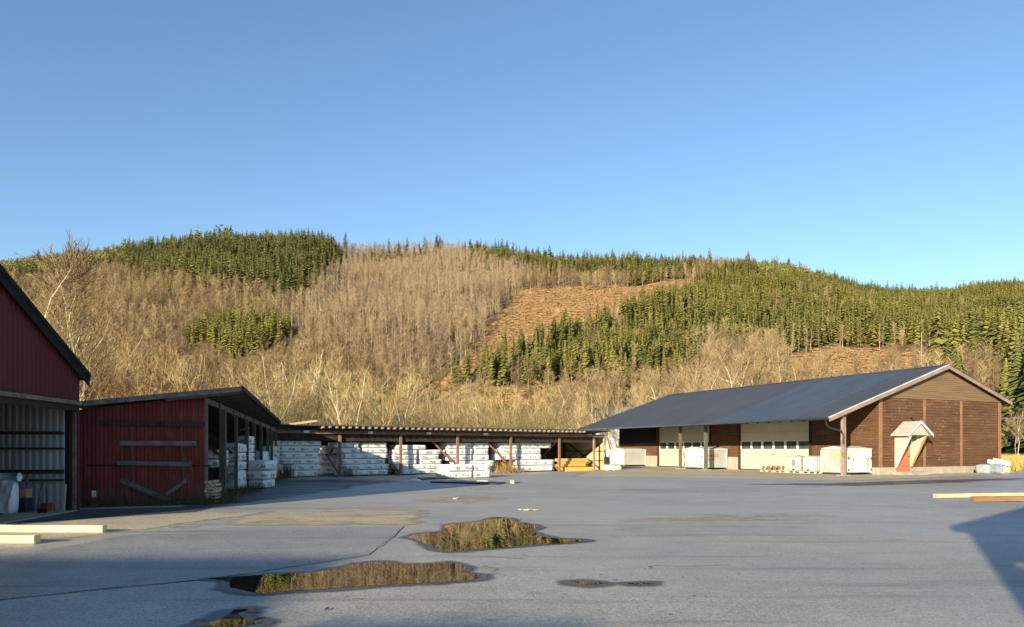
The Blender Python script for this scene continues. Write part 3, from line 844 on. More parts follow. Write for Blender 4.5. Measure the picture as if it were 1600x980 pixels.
KINDS = {
    'willow': [bare_tree_meshes(100 + k, 12, 3, .20, 'pale_limbs', 'yellow_twigs', 1.45, .95) for k in range(4)],
    'brush': [bare_tree_meshes(200 + k, 10, 4, .26, 'yellow_twigs', 'brown_twigs', 1.0, .9) for k in range(3)],
    'birch': [bare_tree_meshes(300 + k, 14, 1, .05, 'pale_limbs', 'hill_twigs', 1.9, 1.0) for k in range(3)],
    'alder': [bare_tree_meshes(400 + k, 12, 2, .12, 'yellow_twigs', 'yellow_twigs', 1.1, .8) for k in range(3)],
    'dark': [bare_tree_meshes(500 + k, 8, 3, .5, 'bark', 'bark', .8, .6) for k in range(2)],
}
BASEH = {'willow': 12, 'brush': 10, 'birch': 14, 'alder': 12, 'dark': 8}
def near_tree(kind, px, Y, top, label, group, name='leafless_tree'):
    X = (px - 800) / F * Y
    z = float(hill_z(X, Y)) if Y > 150 else 0
    hh = (HOR - top) / F * Y + H - z
    root = empty(name, (X, Y, z), random.uniform(0, 6.28)); s = hh / BASEH[kind]; root.scale = (s, s, s)
    a, b = random.choice(KINDS[kind]); link('trunk', a, root); link('crown', b, root)
    tag(root, label, 'tree', group)
r_ = random.Random(5)
def row(n, x0, x1, ya, yb, top, dt, kinds, label, group, name='leafless_tree'):
    for k in range(n):
        x = x0 + (x1 - x0) * (k + r_.uniform(.1, .9)) / n
        t = np.interp(x, [a for a, _ in top], [b for _, b in top])
        near_tree(r_.choice(kinds), x, r_.uniform(ya, yb), t + r_.uniform(-.4, 1.0) * dt, label, group, name)
row(36, 375, 645, 72, 112, [(375, 555), (450, 540), (520, 535), (600, 560), (645, 580)], 26, ['willow', 'willow', 'alder'],
    'pale many stemmed leafless tree in thicket behind left half of open shed', 'leafless trees behind the left half of the shed')
row(40, 640, 905, 80, 130, [(640, 610), (720, 590), (800, 585), (900, 600)], 22, ['willow', 'alder', 'alder', 'birch'],
    'yellowish leafless tree behind the right half of the open shed', 'leafless trees behind the right half of the shed')
row(22, 880, 1085, 110, 170, [(880, 585), (960, 575), (1085, 585)], 18, ['birch', 'birch', 'alder'],
    'thin upright leafless tree behind the left end of the long dark roof', 'leafless trees behind the dark roof')
row(20, 1080, 1290, 130, 190, [(1080, 540), (1180, 535), (1290, 560)], 16, ['birch'],
    'straight leafless trunk rising behind the middle of the long dark roof', 'leafless trunks behind the dark roof')
row(32, 150, 385, 60, 100, [(150, 560), (250, 540), (320, 545), (385, 560)], 30, ['brush', 'brush', 'alder'],
    'reddish brown leafless bush tree behind the red shed roof', 'leafless trees behind the red shed')
row(10, 150, 300, 100, 150, [(150, 500), (300, 520)], 20, ['alder', 'brush'],
    'thin leafless tree in the second row behind the red shed', 'leafless trees behind the red shed, second row')
row(12, 20, 150, 70, 110, [(20, 440), (90, 430), (150, 520)], 30, ['alder', 'brush'],
    'leafless tree with fine tan twigs behind the slanting barn roof', 'leafless trees behind the barn roof')
row(10, 1570, 1665, 75, 140, [(1570, 640), (1665, 620)], 20, ['birch', 'alder'],
    'leafless tree at the edge of the yellow field right of brown building', 'leafless trees by the field')
near_tree('birch', 68, 54, 372, 'tallest pale birch above the barn roof, its fine top against the sky', None, 'birch_tree')
near_tree('birch', 98, 56, 395, 'pale birch with crooked white trunk right beside the tallest one', None, 'birch_tree')
near_tree('birch', 142, 62, 392, 'birch nearest the tip of the barn eave with thin top against sky', None, 'birch_tree')
for x_, y_, t_, l_ in ((32, 66, 450, 'fine birch at the far left edge above the barn roof'), (80, 70, 430, 'straight birch between the two tallest birches, farther back'), (118, 74, 440, 'birch with forked white trunk above the middle of barn roof slope'), (128, 66, 455, 'low birch just above the barn eave tip')):
    near_tree('birch', x_, y_, t_, l_, None, 'birch_tree')
near_tree('birch', 48, 60, 420, 'smaller pale birch left of the tallest birch above the barn roof', None, 'birch_tree')
near_tree('dark', 150, 30, 568, 'dark leaning leafless bush between barn eave and red shed roof', None, 'leafless_bush')
near_tree('dark', 166, 34, 600, 'small dark twiggy bush low behind the red shed roof', None, 'leafless_bush')

# near spruces at the right edge and one blue-grey spruce behind the barn
def near_spruce(seed, px, Y, top, m, label, wid=.17, n=700, base=None):
    X = (px - 800) / F * Y; z = float(hill_z(X, Y)) if Y > 140 else 0.0
    z = max(z, -.1); hh = (HOR - top) / F * Y + H - z
    v, t, mm = soup_spruce(seed, n, wid)
    root = empty('spruce_tree', (X, Y, z)); root.scale = (hh, hh, hh)
    link('trunk', soup_mesh('trunk', (v, t, mm), ['bark'], 0), root); link('crown', soup_mesh('crown', (v, t, mm), [m], 1), root)
    tag(root, label, 'tree')
near_spruce(71, 1590, 128, 520, 'dark_needles', 'tallest near spruce at the right edge beyond the brown building', .15)
near_spruce(72, 1622, 120, 500, 'dark_needles', 'near spruce cut off by right picture edge')
near_spruce(73, 1572, 165, 560, 'needles', 'slim spruce just left of the tallest near spruce')
near_spruce(74, 1512, 185, 575, 'needles', 'spruce peeking over the right slope of the brown building roof')
near_spruce(75, 1497, 200, 548, 'needles', 'spruce behind the roof ridge, left of the pale trunks')
near_spruce(76, 118, 85, 520, 'pine_needles', 'bluish young spruce among bare birches above the barn roof', .2)
near_spruce(77, 862, 210, 596, 'dark_needles', 'dark spruce standing alone below the plantation, left of the dark roof')

def undergrowth():
    n = 14000
    pxx = rng.uniform(120, 900, n); Y = rng.uniform(66, 160, n); X = (pxx - 800) / F * Y
    hh = rng.uniform(1.2, 6.5, n) * np.where(pxx < 660, 1.15, 1.0)
    V = []; T = []
    a = rng.uniform(0, 6.283, n); ln = rng.normal(0, .28, (n, 2)); w = rng.uniform(.012, .035, n)
    b0 = np.stack([X - np.cos(a) * w, Y - np.sin(a) * w, 0 * X - .1], -1); b1 = np.stack([X + np.cos(a) * w, Y + np.sin(a) * w, 0 * X - .1], -1)
    tip = np.stack([X + ln[:, 0] * hh, Y + ln[:, 1] * hh, hh], -1)
    parts = [np.stack([b0, b1, tip], 1)]
    for k in range(5):
        f = rng.uniform(.3, .85, n)[:, None]; base = np.stack([X, Y, 0 * X], -1) * (1 - f) + tip * f
        d = rng.normal(0, .5, (n, 3)); d[:, 2] = np.abs(d[:, 2]) + .35; e = base + d * (hh * rng.uniform(.15, .4, n))[:, None]
        s = np.stack([np.cos(a + k), np.sin(a + k), 0 * a], -1) * .018
        parts.append(np.stack([base - s, base + s, e], 1))
    v = np.concatenate(parts).reshape(-1, 3); f = np.arange(len(v)).reshape(-1, 3)
    me = fast_mesh('undergrowth', v, f, 3); me.materials.append(MATS['olive_twigs'])
    t = me.attributes.new('tint', 'FLOAT', 'POINT'); t.data.foreach_set('value', np.tile(np.repeat(rng.random(n), 3), 6).astype(np.float32))
    stuff(link('undergrowth', me), 'tangled leafless brush filling the ground behind the sheds', 'undergrowth')
undergrowth()

def blades(name, m, pts, hmin, hmax, w=.012, lean=.35):
    n = len(pts); P = np.array(pts); a = rng.uniform(0, 6.283, n); hh = rng.uniform(hmin, hmax, n)
    d = rng.normal(0, lean, (n, 2)) * hh[:, None]
    s = np.stack([np.cos(a) * w, np.sin(a) * w, 0 * a], -1)
    tip = P + np.stack([d[:, 0], d[:, 1], hh], -1)
    v = np.stack([P - s, P + s, tip], 1).reshape(-1, 3); f = np.arange(3 * n).reshape(-1, 3)
    me = fast_mesh(name, v, f, 3); me.materials.append(MATS[m])
    t = me.attributes.new('tint', 'FLOAT', 'POINT'); t.data.foreach_set('value', np.repeat(rng.random(n), 3).astype(np.float32))
    return link(name, me)
fx = [((p - 800) / F * y, y, -.03) for p, y in zip(rng.uniform(1555, 1720, 16000), rng.uniform(57, 120, 16000))]
stuff(blades('field_grass', 'dry_grass', fx, .35, 1.1, .03), 'tall yellow grass of the field beside the brown building', 'grass')

# ------------------------------------------------------------------ red barn at the left
def V2(x, y): return Vector((x, y))
aB = V2(-.1, .995); nB = V2(.995, .1)
Cc = V2(-11.8, 20.0); Nn = Cc - aB * 4.35
barn = empty('barn', (Cc.x, Cc.y, 0))
tag(barn, 'dark red barn with slanting roof and open bay at the left edge', 'barn')
def B(o): o.parent = barn; o.matrix_parent_inverse = Matrix.Translation((-Cc.x, -Cc.y, 0)); return o
def rz(p): return 3.54 + (20.45 - p.y) * .474                       # roof underside along the gable
trim_z = lambda t: 2.86 + .12 * (1 - t) * 0
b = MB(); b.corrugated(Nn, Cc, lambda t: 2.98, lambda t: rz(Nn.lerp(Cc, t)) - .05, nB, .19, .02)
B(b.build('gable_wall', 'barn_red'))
b = MB(); p, q = Nn + nB * .06, Cc + nB * .06
b.bar((*p, 2.93), (*q, 2.93), .10, .10)
B(b.build('trim_beam', 'weathered_wood'))
b = MB(); b.bar((*(Nn - nB * .03), 2.80), (*(Cc - nB * .03), 2.80), .10, .155); B(b.build('lintel', 'dark_wood'))
Er, Nr = Cc + aB * .36, Nn
rb = MB()
def rp(p, n, dz): w = p + nB * n; return (w.x, w.y, rz(p) + dz)
rb.hexa([rp(Nr, .12, 0), rp(Nr, -11, 0), rp(Er, -11, 0), rp(Er, .12, 0)], [rp(Nr, .12, .14), rp(Nr, -11, .14), rp(Er, -11, .14), rp(Er, .12, .14)])
roof = B(rb.build('roof', 'old_roof'))
b = MB()
b.hexa([rp(Nr, .14, -.17), rp(Nr, .125, -.17), rp(Er, .125, -.17), rp(Er, .14, -.17)], [rp(Nr, .165, .17), rp(Nr, .125, .17), rp(Er, .125, .17), rp(Er, .165, .17)])
b.hexa([rp(Nr, .14, .06), rp(Nr, .175, .06), rp(Er, .175, .06), rp(Er, .14, .06)], [rp(Nr, .14, .17), rp(Nr, .19, .17), rp(Er, .19, .17), rp(Er, .14, .17)])
B(b.build('verge_board', 'black_trim'))
b = MB()
fw0, fw1 = Cc - nB * 11 - aB * .05, Cc - nB * .30 - aB * .05
b.corrugated(fw0, fw1, lambda t: .02, lambda t: 3.3, -aB, .17, .028)
B(b.build('inner_wall', 'inner_steel'))
b = MB()
for z, hh in ((2.12, .075), (1.70, .055), (1.08, .10), (.85, .05)):
    b.bar((*(fw0 - aB * .10), z), (*(fw1 - aB * .10), z), .09, hh)
B(b.build('wall_rail', 'dark_wood'))
b = MB(); pc = Cc - nB * .12
b.box(pc.x + .0, pc.x + .09, pc.y - .03, pc.y + .06, 0, 2.7); B(b.build('corner_post', 'weathered_wood'))
b = MB(); pc = Cc - nB * .27
b.box(pc.x - .10, pc.x + .05, pc.y - .06, pc.y + .09, 0, 2.8); B(b.build('door_post', 'black_trim'))
b = MB()
q0, q1 = Nn, Nn - nB * 11
b.hexa([(*q0, 0), (*q1, 0), (*(q1 + aB * .15), 0), (*(q0 + aB * .15), 0)], [(*q0, rz(Nn) - .02), (*q1, rz(Nn) - .02), (*(q1 + aB * .15), rz(Nn) - .1), (*(q0 + aB * .15), rz(Nn) - .1)])
q0, q1 = Cc - nB * 11, Nn - nB * 11
b.hexa([(*q0, 0), (*q1, 0), (*(q1 - nB * .15), 0), (*(q0 - nB * .15), 0)], [(*q0, 3.7), (*q1, 5.7), (*(q1 - nB * .15), 5.7), (*(q0 - nB * .15), 3.7)])
q0, q1 = Cc - nB * 11, Cc
b.hexa([(*q0, 0), (*q1, 0), (*(q1 + aB * .1), 0), (*(q0 + aB * .1), 0)], [(*q0, 3.62), (*q1, 3.62), (*(q1 + aB * .1), 3.58), (*(q0 + aB * .1), 3.58)])
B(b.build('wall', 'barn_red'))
b = MB(); b.hexa([(*Nn, .0), (*Cc, .0), (*(Cc - nB * 11), .0), (*(Nn - nB * 11), .0)], [(*Nn, .03), (*Cc, .03), (*(Cc - nB * 11), .03), (*(Nn - nB * 11), .03)])
B(b.build('floor_slab', 'concrete'))

# things standing in the barn bay
def soft_box(lx, ly, lz, seed, bulge=.03, r=.05, nx=10, ny=4, nz=5):
    """box with rounded edges and an uneven, wrapped skin, base at z=0, centred on x and y"""
    mb = MB(); idx = {}
    def P(i, j, k):
        if (i, j, k) in idx: return idx[(i, j, k)]
        p = Vector((lx * (i / nx - .5), ly * (j / ny - .5), lz * (k / nz - .5)))
        h = Vector((lx / 2, ly / 2, lz / 2)); c = Vector([max(-h[a] + r, min(h[a] - r, p[a])) for a in range(3)])
        d = p - c
        if d.length > 1e-6: p = c + d.normalized() * min(r, d.length)
        nn = noise.noise_vector(p * 2.3 + Vector((seed * 3.7, seed, 0))) + .5 * noise.noise_vector(p * 6 + Vector((seed, 5, seed)))
        p = p + nn * bulge
        p.z = max(p.z, -lz / 2)
        idx[(i, j, k)] = len(mb.v); mb.v.append((p.x, p.y, p.z + lz / 2)); return idx[(i, j, k)]
    for i in range(nx):
        for j in range(ny):
            mb.f.append((P(i, j, 0), P(i, j + 1, 0), P(i + 1, j + 1, 0), P(i + 1, j, 0))); mb.f.append((P(i, j, nz), P(i + 1, j, nz), P(i + 1, j + 1, nz), P(i, j + 1, nz)))
    for i in range(nx):
        for k in range(nz):
            mb.f.append((P(i, 0, k), P(i + 1, 0, k), P(i + 1, 0, k + 1), P(i, 0, k + 1))); mb.f.append((P(i, ny, k), P(i, ny, k + 1), P(i + 1, ny, k + 1), P(i + 1, ny, k)))
    for j in range(ny):
        for k in range(nz):
            mb.f.append((P(0, j, k), P(0, j, k + 1), P(0, j + 1, k + 1), P(0, j + 1, k))); mb.f.append((P(nx, j, k), P(nx, j + 1, k), P(nx, j + 1, k + 1), P(nx, j, k + 1)))
    mb.m = [0] * len(mb.f)
    return mb
def place(o, loc, rz=0): o.location = loc; o.rotation_euler = (0, 0, rz); return o
Yb = 18.9
X0 = (-40 - 800) / F * Yb
root = empty('sheeted_load', (X0 + .64, Yb, .03)); tag(root, 'load under crumpled white sheet in the open barn bay', 'covered load')
b = MB(); nu, nv = 26, 16
for i in range(nu + 1):
    for j in range(nv + 1):
        u_, v_ = i / nu, j / nv
        wd_ = .60 - .13 * (1 - v_) ** 1.3
        x = -.62 + (wd_ + .62) * u_
        fold = .025 * math.sin(u_ * 15 + 2 * v_) * (1 - v_) + .05 * noise.noise(Vector((u_ * 5, v_ * 4, 2))) + .05 * noise.noise(Vector((u_ * 11, v_ * 9, 5)))
        b.v.append((x, -.34 - .10 * (1 - v_) + fold, .84 * v_ + (.05 * noise.noise(Vector((u_ * 4, 1, 1))) if j == 0 else 0) + .03))
for i in range(nu):
    for j in range(nv):
        a = i * (nv + 1) + j; b.f.append((a, a + nv + 1, a + nv + 2, a + 1)); b.m.append(0)
b.build('sheet', 'sheet_white', root, True)
soft_box(.80, .35, .80, 3, .03, .06).build('load', 'sheet_white', root, True)
b = MB(); b.tube([(-.7, -.12, .93), (-.2, -.12, .94), (.2, -.12, .93), (.60, -.12, .94)], [.115, .12, .118, .115], 14); b.build('roll', 'sheet_white', root, True)
def prop(px0, px1, py0, py1, Y, depth, m, name, label, cat, lean=0):
    a, c = at(px0, py1, Y), at(px1, py0, Y)
    b = MB(); w = c.x - a.x; hh = c.z - max(a.z, .03)
    z0 = max(a.z, .03)
    b.hexa([(0, 0, 0), (w, 0, 0), (w, depth, 0), (0, depth, 0)], [(lean, 0, hh), (w + lean, 0, hh), (w + lean, depth, hh), (lean, depth, hh)])
    o = b.build(name, m); o.location = (a.x, Y, z0); return tag(o, label, cat)
prop(27, 39, 779, 800, 19.2, .3, 'black_tarp', 'crate', 'dark box on the barn floor beside the white sheet', 'crate')
prop(29, 41, 764, 778, 19.25, .25, 'cardboard', 'cardboard_box', 'brown carton on top of the dark box in the barn', 'box')
prop(40, 43, 746, 800, 19.45, .04, 'weathered_wood', 'board', 'pale upright board next to the carton in the barn', 'board')
prop(44, 48, 765, 800, 19.5, .04, 'cardboard', 'board', 'short brown board leaning beside the pale upright board', 'board')
prop(56, 59, 755, 800, 19.55, .04, 'weathered_wood', 'board', 'tilted pole leaning in the middle of the barn wall', 'board', .14)
prop(97, 100, 757, 800, 19.55, .04, 'pale_wood', 'board', 'pale tilted board leaning near the barn door post', 'board', .05)
root = empty('wheelbarrow', at(71, 800, 19.2).xy.to_3d() + Vector((0, 0, .03))); tag(root, 'small red cart with upright handle against the corrugated barn wall', 'cart')
b = MB(); b.hexa([(-.11, -.12, .05), (.10, -.12, .05), (.10, .12, .05), (-.11, .12, .05)], [(-.07, -.12, .24), (.12, -.12, .24), (.12, .12, .24), (-.07, .12, .24)]); b.build('tray', 'red_tool', root)
b = MB(); b.tube([(.04, 0, .2), (.03, 0, .68)], [.014, .012], 6); b.build('handle', 'dark_steel', root)
for s in (-.06, .07):
    b = MB(); b.tube([(s, -.15, .06), (s, -.12, .06)], [.06, .06], 10); b.build('wheel', 'black_trim', root)

# ------------------------------------------------------------------ red shed
Lw, Rw = V2(-12.6, 21.5), V2(-9.52, 22.8)
dS = (Rw - Lw).normalized(); nS = V2(dS.y, -dS.x)
FarR = V2(-13.62, 42.5); bS = (FarR - Rw).normalized()
FarL = FarR - dS * 3.1
shed = empty('red_shed', (Rw.x, Rw.y, 0)); tag(shed, 'red shed with boarded front and open side of grey posts', 'shed')
def S(o): o.parent = shed; o.matrix_parent_inverse = Matrix.Translation((-Rw.x, -Rw.y, 0)); return o
zL, zR = 2.84, 3.33
b = MB(); b.corrugated(Lw - dS * .3, Rw, lambda t: .05 + .05 * math.sin(t * 9), lambda t: 2.80 + (zR - 2.80) * t, nS, .105, .016)
S(b.build('front_wall', 'red_paint'))
EaR = Rw + dS * 1.12 - bS * .32                                          # front top corner of the roof
roofz = [2.98, 3.60, 3.22, 2.62]                                           # front left, front right, far right, far left
fl, fr, fR, fL = Lw - dS * .3 - bS * .32, EaR, FarR + dS * .25, FarL
b = MB()
lo = [(*fl, roofz[0]), (*fr, roofz[1]), (*fR, roofz[2]), (*fL, roofz[3])]
b.hexa([(x, y, z - .06) for x, y, z in lo], [(x, y, z + .03) for x, y, z in lo])
S(b.build('roof', ['old_roof']))
b = MB()                                                                   # sarking boards and rafters seen from below
for k in range(17):
    t = k / 16; p = fl.lerp(fL, t).lerp(fr.lerp(fR, t), .55); q = fr.lerp(fR, t)
    zp = (roofz[0] + (roofz[3] - roofz[0]) * t) * .45 + (roofz[1] + (roofz[2] - roofz[1]) * t) * .55; zq = roofz[1] + (roofz[2] - roofz[1]) * t
    b.bar((*p, zp - .13), (*(q - dS * .05), zq - .13), .06, .13)
S(b.build('rafters', 'roof_under'))
b = MB(); off = -bS * .03
b.bar((*(fl + off), roofz[0] - .04), (*(fr + off), roofz[1] - .04), .035, .15); S(b.build('fascia', 'weathered_wood'))
b = MB(); b.bar((*(fr + dS * .02), roofz[1] - .01), (*(fR + dS * .02), roofz[2] - .01), .04, .15); S(b.build('eave_board', 'dark_wood'))
b = MB(); b.bar((*Rw, 3.20), (*(FarR), 2.74), .09, .17)
S(b.build('beam', 'weathered_wood'))
ax = lambda x, Y: V2((x - 800) / F * Y, Y)
def onS(px, t=None):                                                       # point on the post line at photo column px
    a = (px - 800) / F; d = FarR - Rw
    k = (a * Rw.y - Rw.x) / (d.x - a * d.y)
    return Rw + d * k, k
posts = [(321, .13, 'weathered_wood'), (348, .22, 'post_wood'), (369, .12, 'post_wood'), (385.5, .15, 'post_wood'), (397, .15, 'post_wood'), (408, .15, 'post_wood'), (418, .15, 'post_wood'), (424.5, .13, 'post_wood'), (431, .15, 'post_wood')]
for px, w, m in posts:
    p, k = onS(px); zt = 3.11 - .46 * k
    b = MB(); b.hexa([(-w / 2, -w / 2, 0), (w / 2, -w / 2, 0), (w / 2, w / 2, 0), (-w / 2, w / 2, 0)], [(-w / 2 + .01, -w / 2, zt), (w / 2, -w / 2, zt), (w / 2, w / 2, zt), (-w / 2, w / 2, zt)])
    o = S(b.build('post', m)); o.location = (p.x, p.y, 0); o.rotation_euler = (0, 0, .2)
for px in (340, 362, 380, 393, 404, 413, 421):                              # short lath ends hanging on the beam
    p, k = onS(px); p = p + dS * .07
    b = MB(); b.box(-.03, .03, -.02, .02, -.28, 0); o = S(b.build('lath', 'weathered_wood')); o.location = (p.x, p.y, 3.27 - .46 * k)
b = MB()                                                                   # back wall and closed left side
b.quad((*(Lw + bS * .1), 0), (*FarL, 0), (*FarL, 2.6), (*(Lw + bS * .1), 2.8))
b.quad((*FarL, 0), (*(FarR - dS * .3), 0), (*(FarR - dS * .3), 3.0), (*FarL, 2.6))
S(b.build('back_wall', 'dark_wood'))
for k in range(1, 6):                                                       # knee braces inside
    p = Rw.lerp(FarR, k / 7); b = MB()
    b.bar((*(p - dS * .1), 1.5), (*(p - dS * 1.5), 2.85 - .04 * k), .09, .10); S(b.build('brace', 'dark_wood'))
# boards on the front wall
def onF(px, py, out=.05):
    a = (px - 800) / F; o = Rw + nS * out
    k = (a * o.y - o.x) / (dS.x - a * dS.y); p = o + dS * k
    return Vector((p.x, p.y, H + (HOR - py) / F * p.y))
def fboard(name, p, q, w, m, out=.05, d=.04):
    b = MB(); b.bar(onF(*p, out), onF(*q, out), d, w, up=(0, 0, 1)); return S(b.build(name, m))
fboard('batten', (205.5, 664), (210, 786), .07, 'red_batten', .04, .03); fboard('batten', (283, 664), (287, 752), .06, 'red_batten', .04, .03)
fboard('rail', (157, 660.5), (320, 663), .14, 'dark_wood', .085, .05); fboard('rail', (187, 692.5), (307, 693), .14, 'grey_board', .085)
fboard('rail', (183, 723.5), (300, 725.5), .13, 'grey_board', .085)
fboard('rail', (188, 750), (268, 784), .15, 'grey_board', .085); fboard('rail', (259, 773), (291, 751), .10, 'grey_board', .085)
fboard('corner_board', (119, 642), (121, 790), .08, 'weathered_wood', .045, .03)
b = MB(); b.bar(onF(135, 727, .03), onF(330, 728, .03), .02, .035); S(b.build('sheet_joint', 'black_trim'))
b = MB(); c = onF(146, 772, .035)
for k in range(2): pass
b.hexa([c + Vector((-.06, 0, -.10)), c + Vector((.06, .02, -.10)), c + Vector((.06, .04, -.10)), c + Vector((-.06, .02, -.10))], [c + Vector((-.05, 0, .10)), c + Vector((.055, .02, .10)), c + Vector((.055, .04, .10)), c + Vector((-.05, .02, .10))])
S(b.build('cover_plate', 'white_trim'))

# ------------------------------------------------------------------ open lumber shed across the back
P0, Ud = V2(-10.4, 44.5), V2(16.7, 12.0)
uD = Ud.normalized(); bD = V2(-uD.y, uD.x)                                  # along the front, towards the back
if bD.y < 0: bD = -bD
angU = math.atan2(uD.y, uD.x)
def onU(px, back=0.0):
    a = (px - 800) / F; o = P0 + bD * back
    k = (a * o.y - o.x) / (uD.x - a * uD.y)
    return o + uD * k
def su(px, back=0.0): return (onU(px, back) - P0).dot(uD)
osh = empty('lumber_shed', (P0.x, P0.y, 0), angU); tag(osh, 'long open timber shed with rafter tails and red posts across the yard', 'shed')
# local frame: x along the front, y towards the back
sL, sR = su(433) - .5, su(944)
DEP = 4.6
zf = lambda s: 3.06 - .0012 * s
b = MB(); b.hexa([(sL, -.75, 3.02), (sR, -.75, 3.02), (sR, DEP + .4, 2.58), (sL, DEP + .4, 2.58)], [(sL, -.75, 3.07), (sR, -.75, 3.07), (sR, DEP + .4, 2.63), (sL, DEP + .4, 2.63)])
b.build('roof', 'old_roof', osh)
b = MB(); b.bar((sL + 2.2, -.70, 3.095), (sR, -.70, 3.095), .10, .05); b.build('roof_edge', 'grey_board', osh)
NR = 49
rl = su(497)
mbr = MB(); mbr.hexa([(-.045, -.92, 2.90), (.045, -.92, 2.90), (.045, DEP, 2.42), (-.045, DEP, 2.42)], [(-.045, -.92, 3.03), (.045, -.92, 3.03), (.045, DEP, 2.56), (-.045, DEP, 2.56)])
ra = mbr.build('rafter', 'verge_board', osh)
for k in range(NR):
    o = ra if k == 0 else dup(ra, osh)
    o.location = (rl + (su(902) - rl) * k / (NR - 1), 0, .012 * math.sin(k * 1.7))
b = MB(); b.bar((sL, -.02, 2.68), (sR, -.02, 2.66), .14, .20); b.build('beam', 'shed_post', osh)
b = MB(); b.bar((sL, .12, 2.36), (sR, .12, 2.36), .05, .42); b.build('header_board', 'dark_wood', osh)
b = MB(); b.box(sL, sR, DEP, DEP + .08, 0, 2.5); b.build('back_wall', 'dark_wood', osh)
b = MB()
b.box(sR - .04, sR + .04, .05, DEP, .05, 2.50); b.build('end_wall', 'plywood', osh)
b = MB()
for z in (.75, 1.5):
    b.bar((sR - .06, .05, z), (sR - .06, DEP, z), .04, .06)
b.build('wall_rail', 'dark_wood', osh)
for px in (531, 626, 715, 798, 874, 928):
    s = su(px); m = 'verge_board' if px == 928 else 'shed_post'
    b = MB(); b.hexa([(s - .07, -.07, 0), (s + .07, -.07, 0), (s + .07, .07, 0), (s - .07, .07, 0)], [(s - .08, -.07, 2.575), (s + .08, -.07, 2.575), (s + .08, .045, 2.575), (s - .08, .045, 2.575)])
    b.build('post', m, osh)
    if px < 928:
        b = MB(); b.bar((s, .02, 2.45), (s, 1.9, 1.20), .06, .09); b.build('brace', 'trim_brown', osh)
        b = MB(); b.bar((s, .05, .10), (s, 1.88, 1.14), .06, .09); b.build('brace', 'trim_brown', osh)
        b = MB(); b.bar((s, 2.0, 1.25), (s, DEP, 2.3), .06, .09); b.build('brace', 'dark_wood', osh)
for px in (684, 768):
    s = su(px, .6); b = MB(); b.bar((s - .6, .55, 2.35), (s + 1.0, .35, .75), .07, .11); b.build('brace', 'trim_brown', osh)
sx = su(905)
for (y0, z0, y1, z1) in ((.4, .15, DEP - .5, 2.1), (.4, 2.1, DEP - .5, .15)):
    b = MB(); b.bar((sR - .13, y0, z0), (sR - .13, y1, z1), .05, .09); b.build('brace', 'dark_wood', osh)
b = MB(); b.bar((su(878, 2.4), 2.4, .1), (su(878, 2.4), 2.4, 2.5), .09, .09, up=(0, 1, 0)); b.build('inner_post', 'dark_wood', osh)
b = MB(); b.bar((su(884, 2.6), 2.6, .8), (sR - .2, 2.9, 1.55), .06, .08); b.build('inner_rail', 'dark_wood', osh)
for px in (477, 577, 668, 757):
    s = su(px); b = MB(); b.hexa([(s - .16, -.20, 2.62), (s + .16, -.20, 2.62), (s + .16, -.092, 2.62), (s - .16, -.092, 2.62)], [(s - .17, -.22, 2.76), (s + .17, -.22, 2.76), (s + .17, -.092, 2.76), (s - .17, -.092, 2.76)])
    b.build('lamp', 'white_trim', osh)
# pale plank lying across the corner where the two roofs meet
b = MB(); a_, c_ = at(441, 664.5, 42.6), at(495, 657.5, 43.6)
b.bar(a_, c_, .18, .12); o = b.build('board', 'pale_wood'); tag(o, 'pale plank lying where the two shed roofs meet', 'board')

# ------------------------------------------------------------------ lumber packs
ORD = ['bottom', 'second', 'third', 'fourth', 'fifth', 'sixth', 'seventh']
def pack(s0, s1, y, z, hh, dep, seed, label, group, cat='lumber pack'):
    """one wrapped pack in the frame of the open shed"""
    L = s1 - s0; c = P0 + uD * ((s0 + s1) / 2) + bD * (y + dep / 2)
    mb = soft_box(L, dep, hh, seed, .014, .025, 14, 3, 4)
    mb.v = [(x, yy, zz - hh / 2) for x, yy, zz in mb.v]
    o = mb.build('lumber_pack', 'lumber_wrap', None, True)
    o.location = (c.x, c.y, z + hh / 2); o.rotation_euler = (0, 0, angU + random.uniform(-.012, .012))
    return tag(o, label, cat, group)
def pack_stack(name, cols, rows, ytop, ybase_z, y, dep, group, seed, jit=.06):
    """cols: list of (px0, px1) per row (bottom first); ytop: photo row of the top of the stack"""
    Y = onU(sum(cols[0][0]) / 2, y).y
    ztop = H + (HOR - ytop) / F * Y; hh = (ztop - ybase_z) / rows
    for k in range(rows):
        row_ = cols[min(k, len(cols) - 1)]
        for j, (x0, x1) in enumerate(row_):
            s0, s1 = su(x0, y), su(x1, y)
            jj = random.uniform(-jit, jit)
            pos_ = '' if len(row_) == 1 else (('left ', 'right ')[j] if len(row_) == 2 else ('left ', 'middle ', 'right ')[j])
            rowname = 'topmost' if k == rows - 1 else ORD[k] + ('' if k == 0 else ' from bottom')
            pack(s0 + jj, s1 + jj, y + random.uniform(-.05, .05), ybase_z + k * hh + .004, hh - .022, dep, seed + k * 3 + j,
                 f'white {pos_}lumber pack, {rowname}, {name}', group)
A = lambda *p: [list(q) for q in p]
pack_stack('in the shaded stack beside shed corner', A([(452, 498)], [(446, 501)], [(437, 501)], [(437, 500)], [(439, 502)], [(438, 502)]), 6, 687, .06, .35, 1.2, 'packs of the shaded corner stack', 10)
pack_stack('in the half sunlit stack, second bay', A([(533, 606)], [(535, 606)], [(533, 602)], [(536, 605)], [(528, 563), (568, 606)], [(524, 562), (567, 605)]), 6, 691, .06, .45, 1.2, 'packs of the second bay stack', 40)
